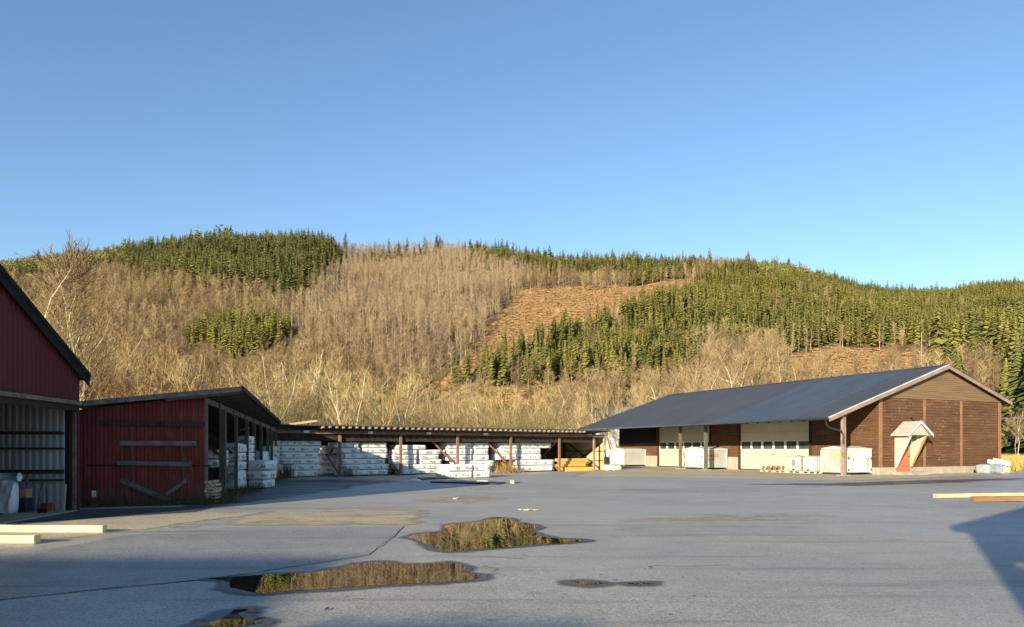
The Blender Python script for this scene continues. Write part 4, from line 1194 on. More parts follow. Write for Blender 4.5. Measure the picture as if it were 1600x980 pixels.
pack_stack('in the sunlit stack, third bay', A([(628, 693)], [(622, 641), (644, 693)], [(617, 653), (658, 691)], [(614, 653), (657, 687)], [(615, 652), (657, 690)], [(620, 665)]), 6, 695, .06, .45, 1.2, 'packs of the third bay stack', 70)
pack_stack('in the fourth bay behind the free pile', A([(712, 770)], [(708, 772)], [(700, 738), (741, 764)], [(698, 738), (741, 762)], [(700, 738), (741, 764)]), 5, 691.5, .06, .55, 1.2, 'packs of the fourth bay stack', 100)
pack_stack('in the fifth bay stack', A([(811, 866)], [(808, 866)], [(779, 810), (813, 846)], [(780, 810), (813, 846)], [(783, 811), (814, 861)]), 5, 691.5, .06, .5, 1.2, 'packs of the fifth bay stack', 130)
# the free standing pile in front of the fourth bay
pack_stack('in the low pile before the shed', A([(701, 738), (741.5, 766)], [(700, 739), (741, 765)]), 2, 725.5, .02, -6.6, 1.5, 'packs of the low pile before the shed', 160)
# packs in the back of the bays, seen in the gaps
for j, (x0, x1, zb) in enumerate(((503, 528, .1), (503, 528, .75), (508, 530, 1.35), (610, 618, .1), (745, 776, .1), (765, 776, .75))):
    pack(su(x0, 2.2), su(x1, 2.2), 2.2, zb, .55, 1.1, 180 + j, ['dim pack deep in the gap left of the second bay, lowest', 'dim pack deep in the gap left of the second bay, middle', 'dim pack deep in the gap left of the second bay, highest', 'pack deep between second and third bays', 'low white pack behind the free pile, right side', 'upper white pack behind the free pile, right side'][j], 'packs at the back of the shed')

# packs inside and beside the red shed
def spack(px0, px1, py0, py1, Y, dep, seed, label, group, rz=0.0):
    a, c = at(px0, py1, Y), at(px1, py0, Y); L = c.x - a.x; hh = c.z - max(a.z, .0)
    mb = soft_box(L, dep, hh, seed, .03, .05, 8, 4, 4); mb.v = [(x, y, z - hh / 2) for x, y, z in mb.v]
    o = mb.build('lumber_pack', 'lumber_wrap', None, True); o.location = ((a.x + c.x) / 2, Y + dep / 2, max(a.z, 0) + hh / 2); o.rotation_euler = (0, 0, rz)
    return tag(o, label, 'lumber pack', group)
gS = 'packs stacked inside the red shed'; gO = 'packs piled outside the red shed posts'
spack(388, 417.5, 720, 735, 31.2, 1.3, 301, 'topmost white pack of the pile outside the red shed posts', gO, -.1)
spack(388, 415.5, 735.3, 750, 31.2, 1.3, 302, 'middle white pack of the pile outside the red shed posts', gO, -.12)
spack(389, 414.5, 750.3, 762.5, 31.3, 1.2, 303, 'bottom white pack of the pile outside the red shed posts', gO, -.08)
spack(316, 340, 703, 717, 25.6, 1.0, 304, 'upper white pack showing between first two posts of red shed', gS)
spack(316, 341, 718, 731, 25.6, 1.0, 305, 'lower white pack showing between first two posts of red shed', gS)
spack(344, 369, 693, 707, 29.3, 1.2, 306, 'topmost pack of the inner stack behind the second red shed post', gS)
spack(344, 369, 707.5, 721, 29.3, 1.2, 307, 'second pack of the inner stack behind the second red shed post', gS)
spack(344, 369, 721.5, 735, 29.3, 1.2, 308, 'third pack of the inner stack behind the second red shed post', gS)
spack(344, 369, 735.5, 765, 29.4, 1.2, 309, 'bottom pack of the inner stack behind the second red shed post', gS)
spack(354, 368, 733, 749, 28.8, .4, 310, 'small bright pack low between second and third red shed posts', gS)
spack(371, 383, 681, 694, 31.4, 1.2, 311, 'highest pack seen between third and fourth red shed posts', gS)
spack(371, 383, 694.5, 707, 31.4, 1.2, 312, 'second pack seen between third and fourth red shed posts', gS)
spack(371, 383, 707.5, 722, 31.4, 1.2, 313, 'third pack seen between third and fourth red shed posts', gS)
spack(371, 384, 722.5, 765, 31.5, 1.2, 314, 'lowest pack seen between third and fourth red shed posts', gS)
spack(386, 408, 705, 745, 36.6, 1.2, 315, 'pack behind the outside pile, between middle red shed posts', gS)
spack(408, 424, 697, 712, 41, 1.2, 316, 'upper pack between the farthest red shed posts', gS)
spack(408, 424, 713, 747, 41, 1.2, 317, 'lower pack between the farthest red shed posts', gS)
# net of split firewood at the first post
fw = empty('firewood_sack', at(333, 781, 22.95).xy.to_3d()); tag(fw, 'pale bundle of split firewood beside the first red shed post', 'firewood')
for k in range(34):
    b = MB(); i, j = k % 5, k // 5; r0 = random.uniform(.035, .055)
    x, z = (i - 2) * .075 + random.uniform(-.015, .015), .06 + j * .10 + random.uniform(-.02, .02)
    b.tube([(x, -.18 + random.uniform(-.02, .03), z), (x + random.uniform(-.02, .02), .2, z)], [r0, r0], 6); b.build('log', 'firewood', fw)

# timber pile at the right end of the open shed
gT = 'fresh timbers piled in the shed end bay'
def timber(px0, px1, py0, py1, back, label, m='new_timber', w=.16, tilt=0, group=gT):
    s0, s1 = su(px0, back), su(px1, back); Y = onU((px0 + px1) / 2, back).y
    z0, z1 = max(.0, H + (HOR - py1) / F * Y), H + (HOR - py0) / F * Y
    b = MB(); b.bar((s0, 0, (z0 + z1) / 2 - tilt), (s1, 0, (z0 + z1) / 2 + tilt), w, z1 - z0)
    o = b.build('timber', m); o.location = (*(P0 + bD * back), 0); o.rotation_euler = (0, 0, angU); tag(o, label, 'timber', group)
tl = [(868, 918, 716.5, 720.5, .9, 'topmost short orange timber of the end bay pile'), (870, 915, 721, 725, .75, 'second orange timber from the top of the end bay pile'),
      (866, 914, 725.3, 729, .6, 'middle orange timber of the end bay pile, left end sticking out'), (877, 916, 729.2, 732, .9, 'orange timber just above the long bottom one in the end bay'),
      (883, 926, 730, 736.3, .25, 'long thick bottom timber in front of the end bay pile'), (870, 912, 717, 721, 1.25, 'rear top timber of the end bay pile'),
      (872, 919, 721.5, 725.3, 1.2, 'rear second timber of the end bay pile'), (874, 918, 725.8, 730, 1.2, 'rear lower timber of the end bay pile'), (876, 920, 730.4, 736, 1.2, 'rear bottom timber of the end bay pile')]
for t in tl: timber(*t)
for k, px in enumerate((877, 912)):
    s = su(px, .6); b = MB(); b.tube([(s, .45, .14), (s, 1.6, .14)], [.14, .13], 10); o = b.build('log', 'new_timber'); o.location = (*P0, 0); o.rotation_euler = (0, 0, angU)
    tag(o, ['round log end under left part of the end bay pile', 'round log end under right part of the end bay pile'][k], 'log', gT)
tarp = soft_box(1.5, 1.0, .42, 77, .09, .12); o = tarp.build('white_tarp', 'foam_white', None, True); p = onU(949, .2); o.location = (p.x + .3, p.y, 0); o.rotation_euler = (0, 0, angU)
tag(o, 'low white wrapped heap between open shed end and grey container', 'tarp')

# ------------------------------------------------------------------ long brown building on the right
W0 = V2(23.8, 47.7); gD = V2(.9074, .4203)
angG = math.atan2(gD.y, gD.x)
bld = empty('storage_building', (W0.x, W0.y, 0), angG); tag(bld, 'long brown wooden storage building with dark roof and white garage doors', 'building')
EX0, RX, EX1 = -4.95, 6.2, 13.1
ez, rzg, ez1 = 3.62, 7.38, 5.05
GL, FR = 30.6, -.45
def rfz(x): return ez + (rzg - ez) * (x - EX0) / (RX - EX0) if x <= RX else rzg + (ez1 - rzg) * (x - RX) / (EX1 - RX)
b = MB()
for y0, y1, m, dz in ((FR, 2.2, 0, 0), (2.2, 10.5, 1, .012), (10.5, GL, 0, 0)):
    for x0, x1 in ((EX0, RX), (RX, EX1)):
        b.hexa([(x0, y0, rfz(x0) - .10), (x1, y0, rfz(x1) - .10), (x1, y1, rfz(x1) - .10), (x0, y1, rfz(x0) - .10)],
               [(x0, y0, rfz(x0) + dz), (x1, y0, rfz(x1) + dz), (x1, y1, rfz(x1) + dz), (x0, y1, rfz(x0) + dz)], m)
y = 2.35
while y < 10.4:                                                            # ribs of the metal section
    for x0, x1 in ((EX0 + .02, RX), (RX, EX1 - .02)):
        b.hexa([(x0, y - .02, rfz(x0) + .011), (x1, y - .02, rfz(x1) + .011), (x1, y + .02, rfz(x1) + .011), (x0, y + .02, rfz(x0) + .011)],
               [(x0, y - .012, rfz(x0) + .04), (x1, y - .012, rfz(x1) + .04), (x1, y + .012, rfz(x1) + .04), (x0, y + .012, rfz(x0) + .04)], 1)
    y += .42
b.build('roof', ['roof_felt', 'roof_metal'], bld)
b = MB(); b.bar((RX, FR, rzg + .01), (RX, GL, rzg + .01), .3, .06); b.build('ridge_cap', 'roof_felt', bld)
for x0, x1 in ((EX0, RX), (RX, EX1)):
    b = MB(); yy = FR - .03
    b.hexa([(x0, yy, rfz(x0) - .26), (x1, yy, rfz(x1) - .26), (x1, yy + .028, rfz(x1) - .26), (x0, yy + .028, rfz(x0) - .26)],
           [(x0, yy, rfz(x0) - .015), (x1, yy, rfz(x1) - .015), (x1, yy + .028, rfz(x1) - .015), (x0, yy + .028, rfz(x0) - .015)])
    b.build('verge_board', 'verge_board', bld)
    b = MB(); yy = FR - .035
    b.hexa([(x0, yy - .01, rfz(x0) - .012), (x1, yy - .01, rfz(x1) - .012), (x1, yy + .12, rfz(x1) - .012), (x0, yy + .12, rfz(x0) - .012)],
           [(x0, yy - .01, rfz(x0) + .03), (x1, yy - .01, rfz(x1) + .03), (x1, yy + .12, rfz(x1) + .03), (x0, yy + .12, rfz(x0) + .03)])
    b.build('verge_flashing', 'steel_pale' if x0 == EX0 else 'roof_felt', bld)
b = MB()                                                                   # soffit boards under the porch roof
for k in range(30):
    y0 = FR + .1 + k * 1.02
    b.hexa([(EX0 + .1, y0, rfz(EX0 + .1) - .24), (0, y0, rfz(0) - .24), (0, y0 + .06, rfz(0) - .24), (EX0 + .1, y0 + .06, rfz(EX0 + .1) - .24)],
           [(EX0 + .1, y0, rfz(EX0 + .1) - .102), (0, y0, rfz(0) - .102), (0, y0 + .06, rfz(0) - .102), (EX0 + .1, y0 + .06, rfz(EX0 + .1) - .102)])
b.build('porch_rafters', 'dark_wood', bld)
b = MB(); b.tube([(EX0 - .05, FR + .05, ez - .08), (EX0 - .05, GL, ez - .08)], [.075, .075], 8); b.build('gutter', 'roof_felt', bld, True)
PXL = -3.35
b = MB(); b.bar((PXL, FR + .1, 3.86), (PXL, GL - .1, 3.86), .14, .24); b.build('porch_beam', 'dark_wood', bld)
for y0, w, m in ((-.1, .22, 'verge_board'), (13.0, .22, 'post_wood'), (16.2, .20, 'post_wood'), (30.0, .2, 'post_wood')):
    b = MB(); b.box(PXL - w / 2, PXL + w / 2, y0 - w / 2, y0 + w / 2, .06, 3.74); po = b.build('post', m, bld)
    b = MB(); b.box(PXL - .3, PXL + .3, y0 - .3, y0 + .3, 0, .06); b.build('footing', 'concrete', po)
b = MB(); b.tube([(EX0 - .03, -.2, ez - .12), (EX0 + .02, -.2, ez - .42), (EX0 + .25, -.2, ez - .62), (PXL - .3, -.2, 3.05 - .25), (PXL - .16, -.24, 2.55), (PXL - .16, -.24, 2.0)], [.05] * 6, 8); b.build('downpipe', 'dark_steel', bld, True)
# front gable wall
def glim(z):
    if z <= rfz(0) - .14: return (0, 1)
    t0 = (EX0 + (z + .14 - ez) / (rzg - ez) * (RX - EX0)); t1 = RX + (rzg - z - .14) / (rzg - ez1) * (EX1 - RX)
    return (max(0, t0) / 12.4, min(12.4, t1) / 12.4)
b = MB(); b.siding((0, 0), (12.4, 0), .48, 5.02, (0, -1), .19, .035, glim); b.build('front_wall', 'brown_siding', bld)
b = MB(); b.siding((0, -.05), (12.4, -.05), 5.02, 7.2, (0, -1), .14, .02, glim); b.build('gable', 'gable_board', bld)
b = MB(); b.box(-.05, 12.45, -.06, .2, 0, .47); b.build('foundation', 'concrete', bld)
for x, w in ((.07, .30), (4.3, .2), (8.1, .2), (12.33, .26)):
    b = MB(); b.box(x - w / 2, x + w / 2, -.075, -.031, .475, min(4.99, 4.99)); b.build('batten', 'trim_brown', bld)
# long wall under the porch
for y0, y1, z0 in ((0, 5.7, .47), (12.95, 16.4, 1.02), (23.8, 30.4, 1.02)):
    b = MB(); b.siding((0, y0), (0, y1), z0, 5.15, (-1, 0), .15, .03); b.build('wall', 'brown_siding', bld)
    b = MB(); b.box(-.05, .2, max(y0, .25), y1, 0, z0 - .005); b.build('plinth', 'concrete', bld)
b = MB()
b.box(.25, 12.28, .25, 30.35, 0, 4.9); b.build('core_wall', 'dark_wood', bld)
for y0, y1 in ((5.7, 12.8), (16.5, 23.7)):
    dr = MB(); hh = 4.3; n = 7
    zs = [.08, 1.62, 2.30, 2.98, 3.66, 4.3]
    for za, zb in zip(zs[:1] + zs[2:], [zs[1]] + zs[3:]):
        k = max(1, round((zb - za) / .52))
        for j in range(k):
            a0, a1 = za + (zb - za) * j / k, za + (zb - za) * (j + 1) / k
            dr.box(.02, .08, y0, y1, a0 + .006, a1 - .006)
    do = dr.build('garage_door', 'white_door', bld)
    fr = MB(); nw = 6
    for k in range(nw + 1):
        yy = y0 + (y1 - y0) * k / nw
        fr.box(.012, .085, max(y0, yy - .09), min(y1, yy + .09), 1.625, 2.295)
    fr.box(.013, .084, y0, y1, 1.615, 1.66); fr.box(.013, .084, y0, y1, 2.25, 2.305)
    fr.build('window_frame', 'white_trim', do)
    for k in range(nw):
        ya, yb = y0 + (y1 - y0) * k / nw + .09, y0 + (y1 - y0) * (k + 1) / nw - .09
        w = MB(); w.box(.05, .07, ya, yb, 1.66, 2.25); w.build('pane', 'window_glass', do)
    h_ = MB(); h_.box(-.01, .02, (y0 + y1) / 2 - .08, (y0 + y1) / 2 + .08, 1.2, 1.25); h_.build('handle', 'dark_steel', do)
for y0 in (5.62, 12.88, 16.42, 23.78):
    b = MB(); b.box(-.12, .06, y0 - .08, y0 + .08, 0, 5.0); b.build('door_post', 'dark_wood', bld)
b = MB(); b.box(-.09, .0, 24.2, 30.35, 2.2, 4.9); b.build('black_panel', 'black_trim', bld)
# back and side closing walls
b = MB(); b.box(12.3, 12.4, .2, 30.4, 0, 5.1); b.box(0, 12.4, 30.4, 30.5, 0, 5.1); b.build('unseen_wall', 'brown_siding', bld)
# entrance hood on the gable
hood = MB()
hx0, hx1, hp = 1.02, 3.40, 1.32; hm = (hx0 + hx1) / 2; hz, ht = 2.58, 3.46
def hex_roof(x0, z0, x1, z1):
    hood.hexa([(x0, -hp, z0 - .06), (x1, -hp, z1 - .06), (x1, -.04, z1 - .06), (x0, -.04, z0 - .06)], [(x0, -hp, z0 + .02), (x1, -hp, z1 + .02), (x1, -.04, z1 + .02), (x0, -.04, z0 + .02)])
hex_roof(hx0, hz, hm, ht); hex_roof(hm, ht, hx1, hz)
ho = hood.build('door_hood', 'hood_grey', bld)
b = MB()
for x0, z0, x1, z1 in ((hx0, hz, hm, ht), (hm, ht, hx1, hz)):
    b.hexa([(x0, -hp - .04, z0 - .12), (x1, -hp - .04, z1 - .12), (x1, -hp - .004, z1 - .12), (x0, -hp - .004, z0 - .12)], [(x0, -hp - .04, z0 + .05), (x1, -hp - .04, z1 + .05), (x1, -hp - .004, z1 + .05), (x0, -hp - .004, z0 + .05)])
b.build('verge', 'steel_pale', ho)
b = MB(); b.hexa([(hx0 + .35, -hp + .06, hz - .02), (hx1 - .35, -hp + .06, hz - .02), (hx1 - .35, -hp + .09, hz - .02), (hx0 + .35, -hp + .09, hz - .02)], [(hm - .05, -hp + .06, ht - .16), (hm + .05, -hp + .06, ht - .16), (hm + .05, -hp + .09, ht - .16), (hm - .05, -hp + .09, ht - .16)])
b.build('tympanum', 'hood_grey', ho)
def cheek(x, name, m, t=.05):
    b = MB(); b.hexa([(x, -.14, .5), (x + t, -.14, .5), (x + t, -.045, .5), (x, -.045, .5)], [(x, -1.16, 2.52), (x + t, -1.16, 2.52), (x + t, -.045, 2.52), (x, -.045, 2.52)])
    return b.build(name, m, ho)
cheek(1.38, 'side_panel', 'hood_grey'); cheek(2.86, 'side_panel', 'hood_grey')
for x, m in ((1.355, 'steel_pale'), (2.845, 'orange_brace')):
    b = MB(); b.hexa([(x, -.20, .46), (x + .085, -.20, .46), (x + .085, -.09, .46), (x, -.09, .46)], [(x, -1.26, 2.53), (x + .085, -1.26, 2.53), (x + .085, -1.12, 2.53), (x, -1.12, 2.53)])
    b.build('brace', m, ho)
for yy in (-.16, -.62):
    zb = .55 if yy > -.3 else 1.5
    b = MB(); b.box(2.80, 2.858, yy - .05, yy + .05, zb, 2.5); b.build('stud', 'cream_beam', ho)
b = MB(); b.box(1.45, 2.8, -.10, -.035, .22, 2.35); dd = b.build('door', 'door_red', bld)
b = MB(); b.box(2.62, 2.70, -.15, -.10, 1.15, 1.20); b.build('handle', 'dark_steel', dd)
b = MB(); b.box(1.1, 3.9, -.75, -.065, 0, .16); b.build('doorstep', 'concrete', bld)
b = MB(); b.tube([(2.9, -.04, 3.75), (2.9, -.28, 3.72)], [.03, .03], 6); b.tube([(2.9, -.28, 3.78), (2.9, -.30, 3.58)], [.05, .10], 8); b.build('lamp', 'dark_steel', bld)

bW = bld.matrix_basis.copy()
MB_L = Matrix.Translation((W0.x, W0.y, 0)) @ Matrix.Rotation(angG, 4, 'Z')
def bl(x, y, z=0): return MB_L @ Vector((x, y, z))

def text_mesh(txt, size, m, name, parent, loc, rot):
    cu = bpy.data.curves.new('lettering', 'FONT'); cu.body = txt; cu.size = size; cu.extrude = .004; cu.offset = .012
    t = bpy.data.objects.new('lettering', cu); COL.objects.link(t)
    dg = bpy.context.evaluated_depsgraph_get(); me = bpy.data.meshes.new_from_object(t.evaluated_get(dg))
    bpy.data.objects.remove(t); me.materials.clear(); me.materials.append(MATS[m])
    o = link(name, me, parent); o.location = loc; o.rotation_euler = rot; return o

# ------------------------------------------------------------------ steel containers
def container(x, y, lx, ly, hh, door_left, label, text=None, tm=None, sub=None, rot=0.0):
    """x, y = front corner in the building frame; lx along the gable direction, ly along the building"""
    root = empty('steel_container', bl(x, y), angG + rot); tag(root, label, 'container', 'grey steel containers before the brown building')
    b = MB(); b.hexa([(.02, .02, .14), (lx - .02, .02, .14), (lx - .02, ly - .02, .14), (.02, ly - .02, .14)], [(0, 0, hh - .10), (lx, 0, hh - .10), (lx, ly, hh - .02), (0, ly, hh - .02)])
    b.build('body', 'steel_grey', root)
    b = MB(); b.hexa([(-.05, -.05, hh - .098), (lx + .05, -.05, hh - .098), (lx + .05, ly + .05, hh - .018), (-.05, ly + .05, hh - .018)],
                     [(-.05, -.05, hh - .02), (lx + .05, -.05, hh - .02), (lx + .02, ly * .5, hh + .14), (-.02, ly * .5, hh + .14)])
    b.build('lid', 'steel_pale', root)
    for xx in (.12, lx - .12):
        b = MB(); b.box(xx - .07, xx + .07, .05, ly - .05, 0, .138); b.build('skid', 'dark_steel', root)
    if door_left:                                                           # doors on the end that faces the yard
        b = MB(); b.box(-.045, .0, .06, ly - .06, .2, hh - .16); d = b.build('door', 'steel_pale', root)
        L = lambda u: (-.075, u)
    else:
        b = MB(); b.box(.05, lx - .05, -.045, .0, .2, hh - .16); d = b.build('door', 'steel_pale', root)
        L = lambda u: (u, -.075)
    w = ly if door_left else lx
    for u in (.24 * w, .84 * w):
        b = MB(); q = L(u); b.tube([(*q, .32), (*q, hh * .62)], [.018, .018], 6)
        q2 = L(u + .1); b.bar((*q, hh * .6), (*q2, hh * .6), .03, .05); b.build('lock_bar', 'dark_steel', d)
    for u in (.07 * w, .97 * w):
        for z in (.35, hh * .62):
            b = MB(); q = L(u); b.box(q[0] - .035, q[0] + .035, q[1] - .035, q[1] + .035, z - .05, z + .05); b.build('hinge', 'dark_steel', d)
    b = MB()                                                                # corner angles
    for xx, yy in ((0, 0), (lx, 0), (0, ly), (lx, ly)):
        b.box(xx - .035, xx + .035, yy - .035, yy + .035, .10, hh - .11)
    b.build('corner_frame', 'steel_pale', root)
    if text:
        if door_left:
            text_mesh(text, .31, tm, 'lettering', root, (lx * .20, -.012, hh * .60), (math.pi / 2, 0, 0))
            if sub: text_mesh(sub, .24, 'grey_lettering', 'lettering', root, (lx * .20, -.012, hh * .43), (math.pi / 2, 0, 0))
        else:
            text_mesh(text, .40, tm, 'lettering', root, (-.012, ly * .60, hh * .66), (math.pi / 2, 0, -math.pi / 2))
    return root
container(-2.6, .35, 2.25, 1.95, 1.72, False, 'grey container with yellow lettering behind the front porch post', 'LUNDO', 'yellow_lettering')
container(-2.6, 14.2, 2.4, 2.4, 1.70, True, 'grey container with red lettering between the garage doors', 'LUNDO', 'red_lettering', 'LS  13')
container(-2.6, 25.7, 2.45, 2.4, 1.62, True, 'plain grey container without lettering at the far end of the porch')

# ------------------------------------------------------------------ pallets and tanks
def pallet_mesh(root, m, z=0.0):
    b = MB()
    for k in range(6): b.box(-.6 + k * .215, -.6 + k * .215 + .125, -.5, .5, z + .118, z + .142)
    b.build('deck', m, root)
    for yy in (-.44, 0, .44):
        b = MB()
        for xx in (-.54, 0, .54): b.box(xx - .06, xx + .06, yy - .05, yy + .05, z + .022, z + .116)
        b.box(-.6, .6, yy - .05, yy + .05, z, z + .02)
        b.build('runner', m, root)
def pallet(x, y, z, m, label, rot=0):
    root = empty('pallet', bl(x, y, z), angG + math.pi / 2 + rot); pallet_mesh(root, m); return tag(root, label, 'pallet', 'pallets before the right garage door')
for k, y in enumerate((3.55, 4.85)):
    pallet(-1.95, y, 0, 'pallet_white', ['pale pallet under the tank next to the container', 'pale pallet under the tank with grey label plate'][k])
pallet(-1.95, 6.15, 0, 'pallet_white', 'empty pale pallet left of the two tanks')
pallet(-1.95, 7.45, 0, 'pallet_white', 'lowest pale pallet of the pair left of the tanks')
pallet(-1.9, 7.35, .15, 'pallet_brown', 'brown pallet lying on top of a pale pallet', .06)
pallet(-1.9, 7.30, .30, 'pallet_brown', 'topmost brown pallet beside the tanks', -.04)
def tank(x, y, label, plate):
    root = empty('caged_tank', bl(x, y, .15), angG - math.pi / 2); tag(root, label, 'tank', 'caged white tanks')   # local -y faces the yard
    soft_box(1.12, .92, 1.02, 7, .008, .10).build('bottle', 'tank_plastic', root, True)
    b = MB()
    X, Y_ = .595, .495
    for z in (.02, .26, .52, .78, 1.04):
        for p, q in (((-X, -Y_), (X, -Y_)), ((X, -Y_), (X, Y_)), ((X, Y_), (-X, Y_)), ((-X, Y_), (-X, -Y_))): b.bar((*p, z), (*q, z), .022, .028)
    for k in range(9):
        xx = -X + 2 * X * k / 8
        for yy in (-Y_ - .012, Y_ + .012): b.bar((xx, yy, .0), (xx, yy, 1.06), .020, .020, up=(0, 1, 0))
    for k in range(7):
        yy = -Y_ + 2 * Y_ * k / 6
        for xx in (-X - .012, X + .012): b.bar((xx, yy, .0), (xx, yy, 1.06), .020, .020, up=(0, 1, 0))
    b.build('cage', 'galvanised', root)
    b = MB(); b.tube([(0, 0, 1.0), (0, 0, 1.08)], [.10, .10], 12); b.build('cap', 'dark_steel', root)
    if plate:
        b = MB(); b.box(-.15, .15, -Y_ - .035, -Y_ - .028, .36, .80); b.build('label_plate', 'grey_lettering', root)
    b = MB(); b.tube([(0, -.46, .10), (0, -.58, .10)], [.045, .045], 8); b.build('valve', 'dark_steel', root)
tank(-1.95, 3.55, 'caged white tank next to the grey container', False)
tank(-1.95, 4.85, 'caged white tank with grey label plate', True)

# ------------------------------------------------------------------ junk heap by the gable
o = soft_box(1.7, .9, .62, 21, .07, .08).build('plastic_wrapped_crate', 'sheet_plastic', None, True); place(o, bl(9.1, -1.35), angG); tag(o, 'crate under shiny bluish plastic sheet by the brown gable', 'crate')
def block(name, lx, ly, lz, loc, rot, m, label, cat, group=None):
    o = soft_box(lx, ly, lz, len(label), .02, .03, 5, 3, 3).build(name, m, None, False); o.location = loc; o.rotation_euler = rot; tag(o, label, cat, group)
block('foam_block', .85, .5, .28, bl(9.75, -1.2, .60), (.1, .15, angG + .3), 'foam_white', 'left white foam block tilted on the junk heap', 'foam block', 'junk heap')
block('foam_block', 1.0, .55, .34, bl(10.75, -1.1, .58), (.1, .22, angG - .2), 'foam_white', 'right larger white foam block on top of the junk heap', 'foam block', 'junk heap')
block('foam_block', .25, .45, .5, bl(10.05, -1.6), (0, .05, angG), 'foam_white', 'small upright white block at front of the junk heap', 'foam block', 'junk heap')
block('cardboard_box', .85, .6, .42, bl(10.8, -1.2), (0, 0, angG + .1), 'pallet_white', 'pale box under the larger foam block', 'box', 'junk heap')
block('cardboard_box', .4, .35, .3, bl(10.2, -1.0, .3), (0, .1, angG + .5), 'black_tarp', 'dark box wedged between the foam blocks', 'box', 'junk heap')
block('board', 1.1, .25, .10, bl(9.9, -1.95), (0, 0, angG + .2), 'pale_wood', 'pale offcut lying in front of the junk heap', 'board', 'junk heap')
block('stone', .3, .3, .2, bl(11.6, -1.3), (0, 0, 1), 'brown_beam', 'brown lump right of the junk heap', 'stone', 'junk heap')
block('stone', 1.4, .35, .12, bl(2.0, -1.25), (0, 0, angG), 'concrete', 'low worn kerb stone before the red entrance door', 'stone')

# ------------------------------------------------------------------ loose timbers and bits on the yard
def beam(name, p, q, w, hh, m, label, group):
    p, q = Vector((*p, hh / 2)), Vector((*q, hh / 2)); L = (q - p).length; a = math.atan2(q.y - p.y, q.x - p.x)
    b = MB(); n = 14; prev = None
    for k in range(n):
        x0, x1 = L * k / n, L * (k + 1) / n; d0, d1 = .012 * noise.noise(Vector((x0 * 1.3, len(label), 0))), .012 * noise.noise(Vector((x1 * 1.3, len(label), 0)))
        c = .018
        ring = lambda x, d: [(x, -w / 2 + d, c), (x, -w / 2 + c + d, 0), (x, w / 2 - c + d, 0), (x, w / 2 + d, c), (x, w / 2 + d, hh - c + d), (x, w / 2 - c + d, hh + d), (x, -w / 2 + c + d, hh + d), (x, -w / 2 + d, hh - c + d)]
        A_, B_ = ring(x0, d0), ring(x1, d1)
        for j in range(8): b.quad(A_[j], B_[j], B_[(j + 1) % 8], A_[(j + 1) % 8])
        if k == 0: b.quad(*reversed(A_))
        if k == n - 1: b.quad(*B_)
    o = b.build(name, m); o.location = (p.x, p.y, .008); o.rotation_euler = (0, 0, a); tag(o, label, 'timber', group)
beam('timber', (-15.5, 15.05), (-8.22, 14.85), .16, .145, 'cream_beam', 'long cream timber on ground before the barn, the farther one', 'timbers before the barn')
beam('timber', (-14.5, 13.4), (-8.48, 13.15), .17, .15, 'cream_beam', 'cream timber before the barn, nearer and shorter in view', 'timbers before the barn')
beam('timber', (14.45, 25.15), (21.0, 26.5), .16, .15, 'pale_wood', 'long pale weathered timber on asphalt at right', 'timbers on the right asphalt')
beam('timber', (14.6, 23.35), (20.8, 24.3), .17, .17, 'brown_beam', 'brown timber lying in front of the pale one', 'timbers on the right asphalt')
def plate(name, pp, z, hh, m, label, cat, group=None):
    P = [gp(x, y) for x, y in pp]
    b = MB(); b.hexa([(p.x, p.y, z) for p in P], [(p.x, p.y, z + hh) for p in P]); o = b.build(name, m); tag(o, label, cat, group)
gb = 'boards on the ground before the free pile'
plate('board', [(652, 750), (700, 748.5), (700, 747), (652, 748)], .01, .06, 'black_tarp', 'black board on ground left of the free pack pile', 'board', gb)
plate('board', [(672, 754.5), (775, 757.5), (790, 755.5), (690, 752.5)], .01, .06, 'black_tarp', 'long dark board on ground before the free pack pile', 'board', gb)
plate('board', [(640, 752.5), (655, 753), (657, 751.5), (643, 751)], .01, .08, 'foam_white', 'white scrap left of the black board', 'board', gb)
plate('board', [(745, 754), (762, 754.5), (764, 753.5), (748, 753)], .07, .02, 'foam_white', 'white scrap lying on the long dark board', 'board', gb)
plate('concrete_block', [(797, 755.5), (803.5, 755.8), (804.5, 753.8), (798, 753.5)], .0, .16, 'stone_block', 'small pale block standing at the tip of the shadow', 'block')
rs = random.Random(3)
for k, (x, y) in enumerate([(716, 779), (812, 797), (822, 798), (830, 797.5), (838, 798.5), (712, 780)]):
    p = gp(x, y); s = rs.uniform(.05, .10)
    b = soft_box(s * 2.2, s * 1.6, s * .6, k, .02, .02, 3, 3, 2); o = b.build('stone', 'stone_block', None, False); o.location = (p.x, p.y, 0); o.rotation_euler = (0, 0, rs.uniform(0, 3))
    tag(o, 'small pale lump on the asphalt before the larger puddle', 'stone', 'lumps before the larger puddle')

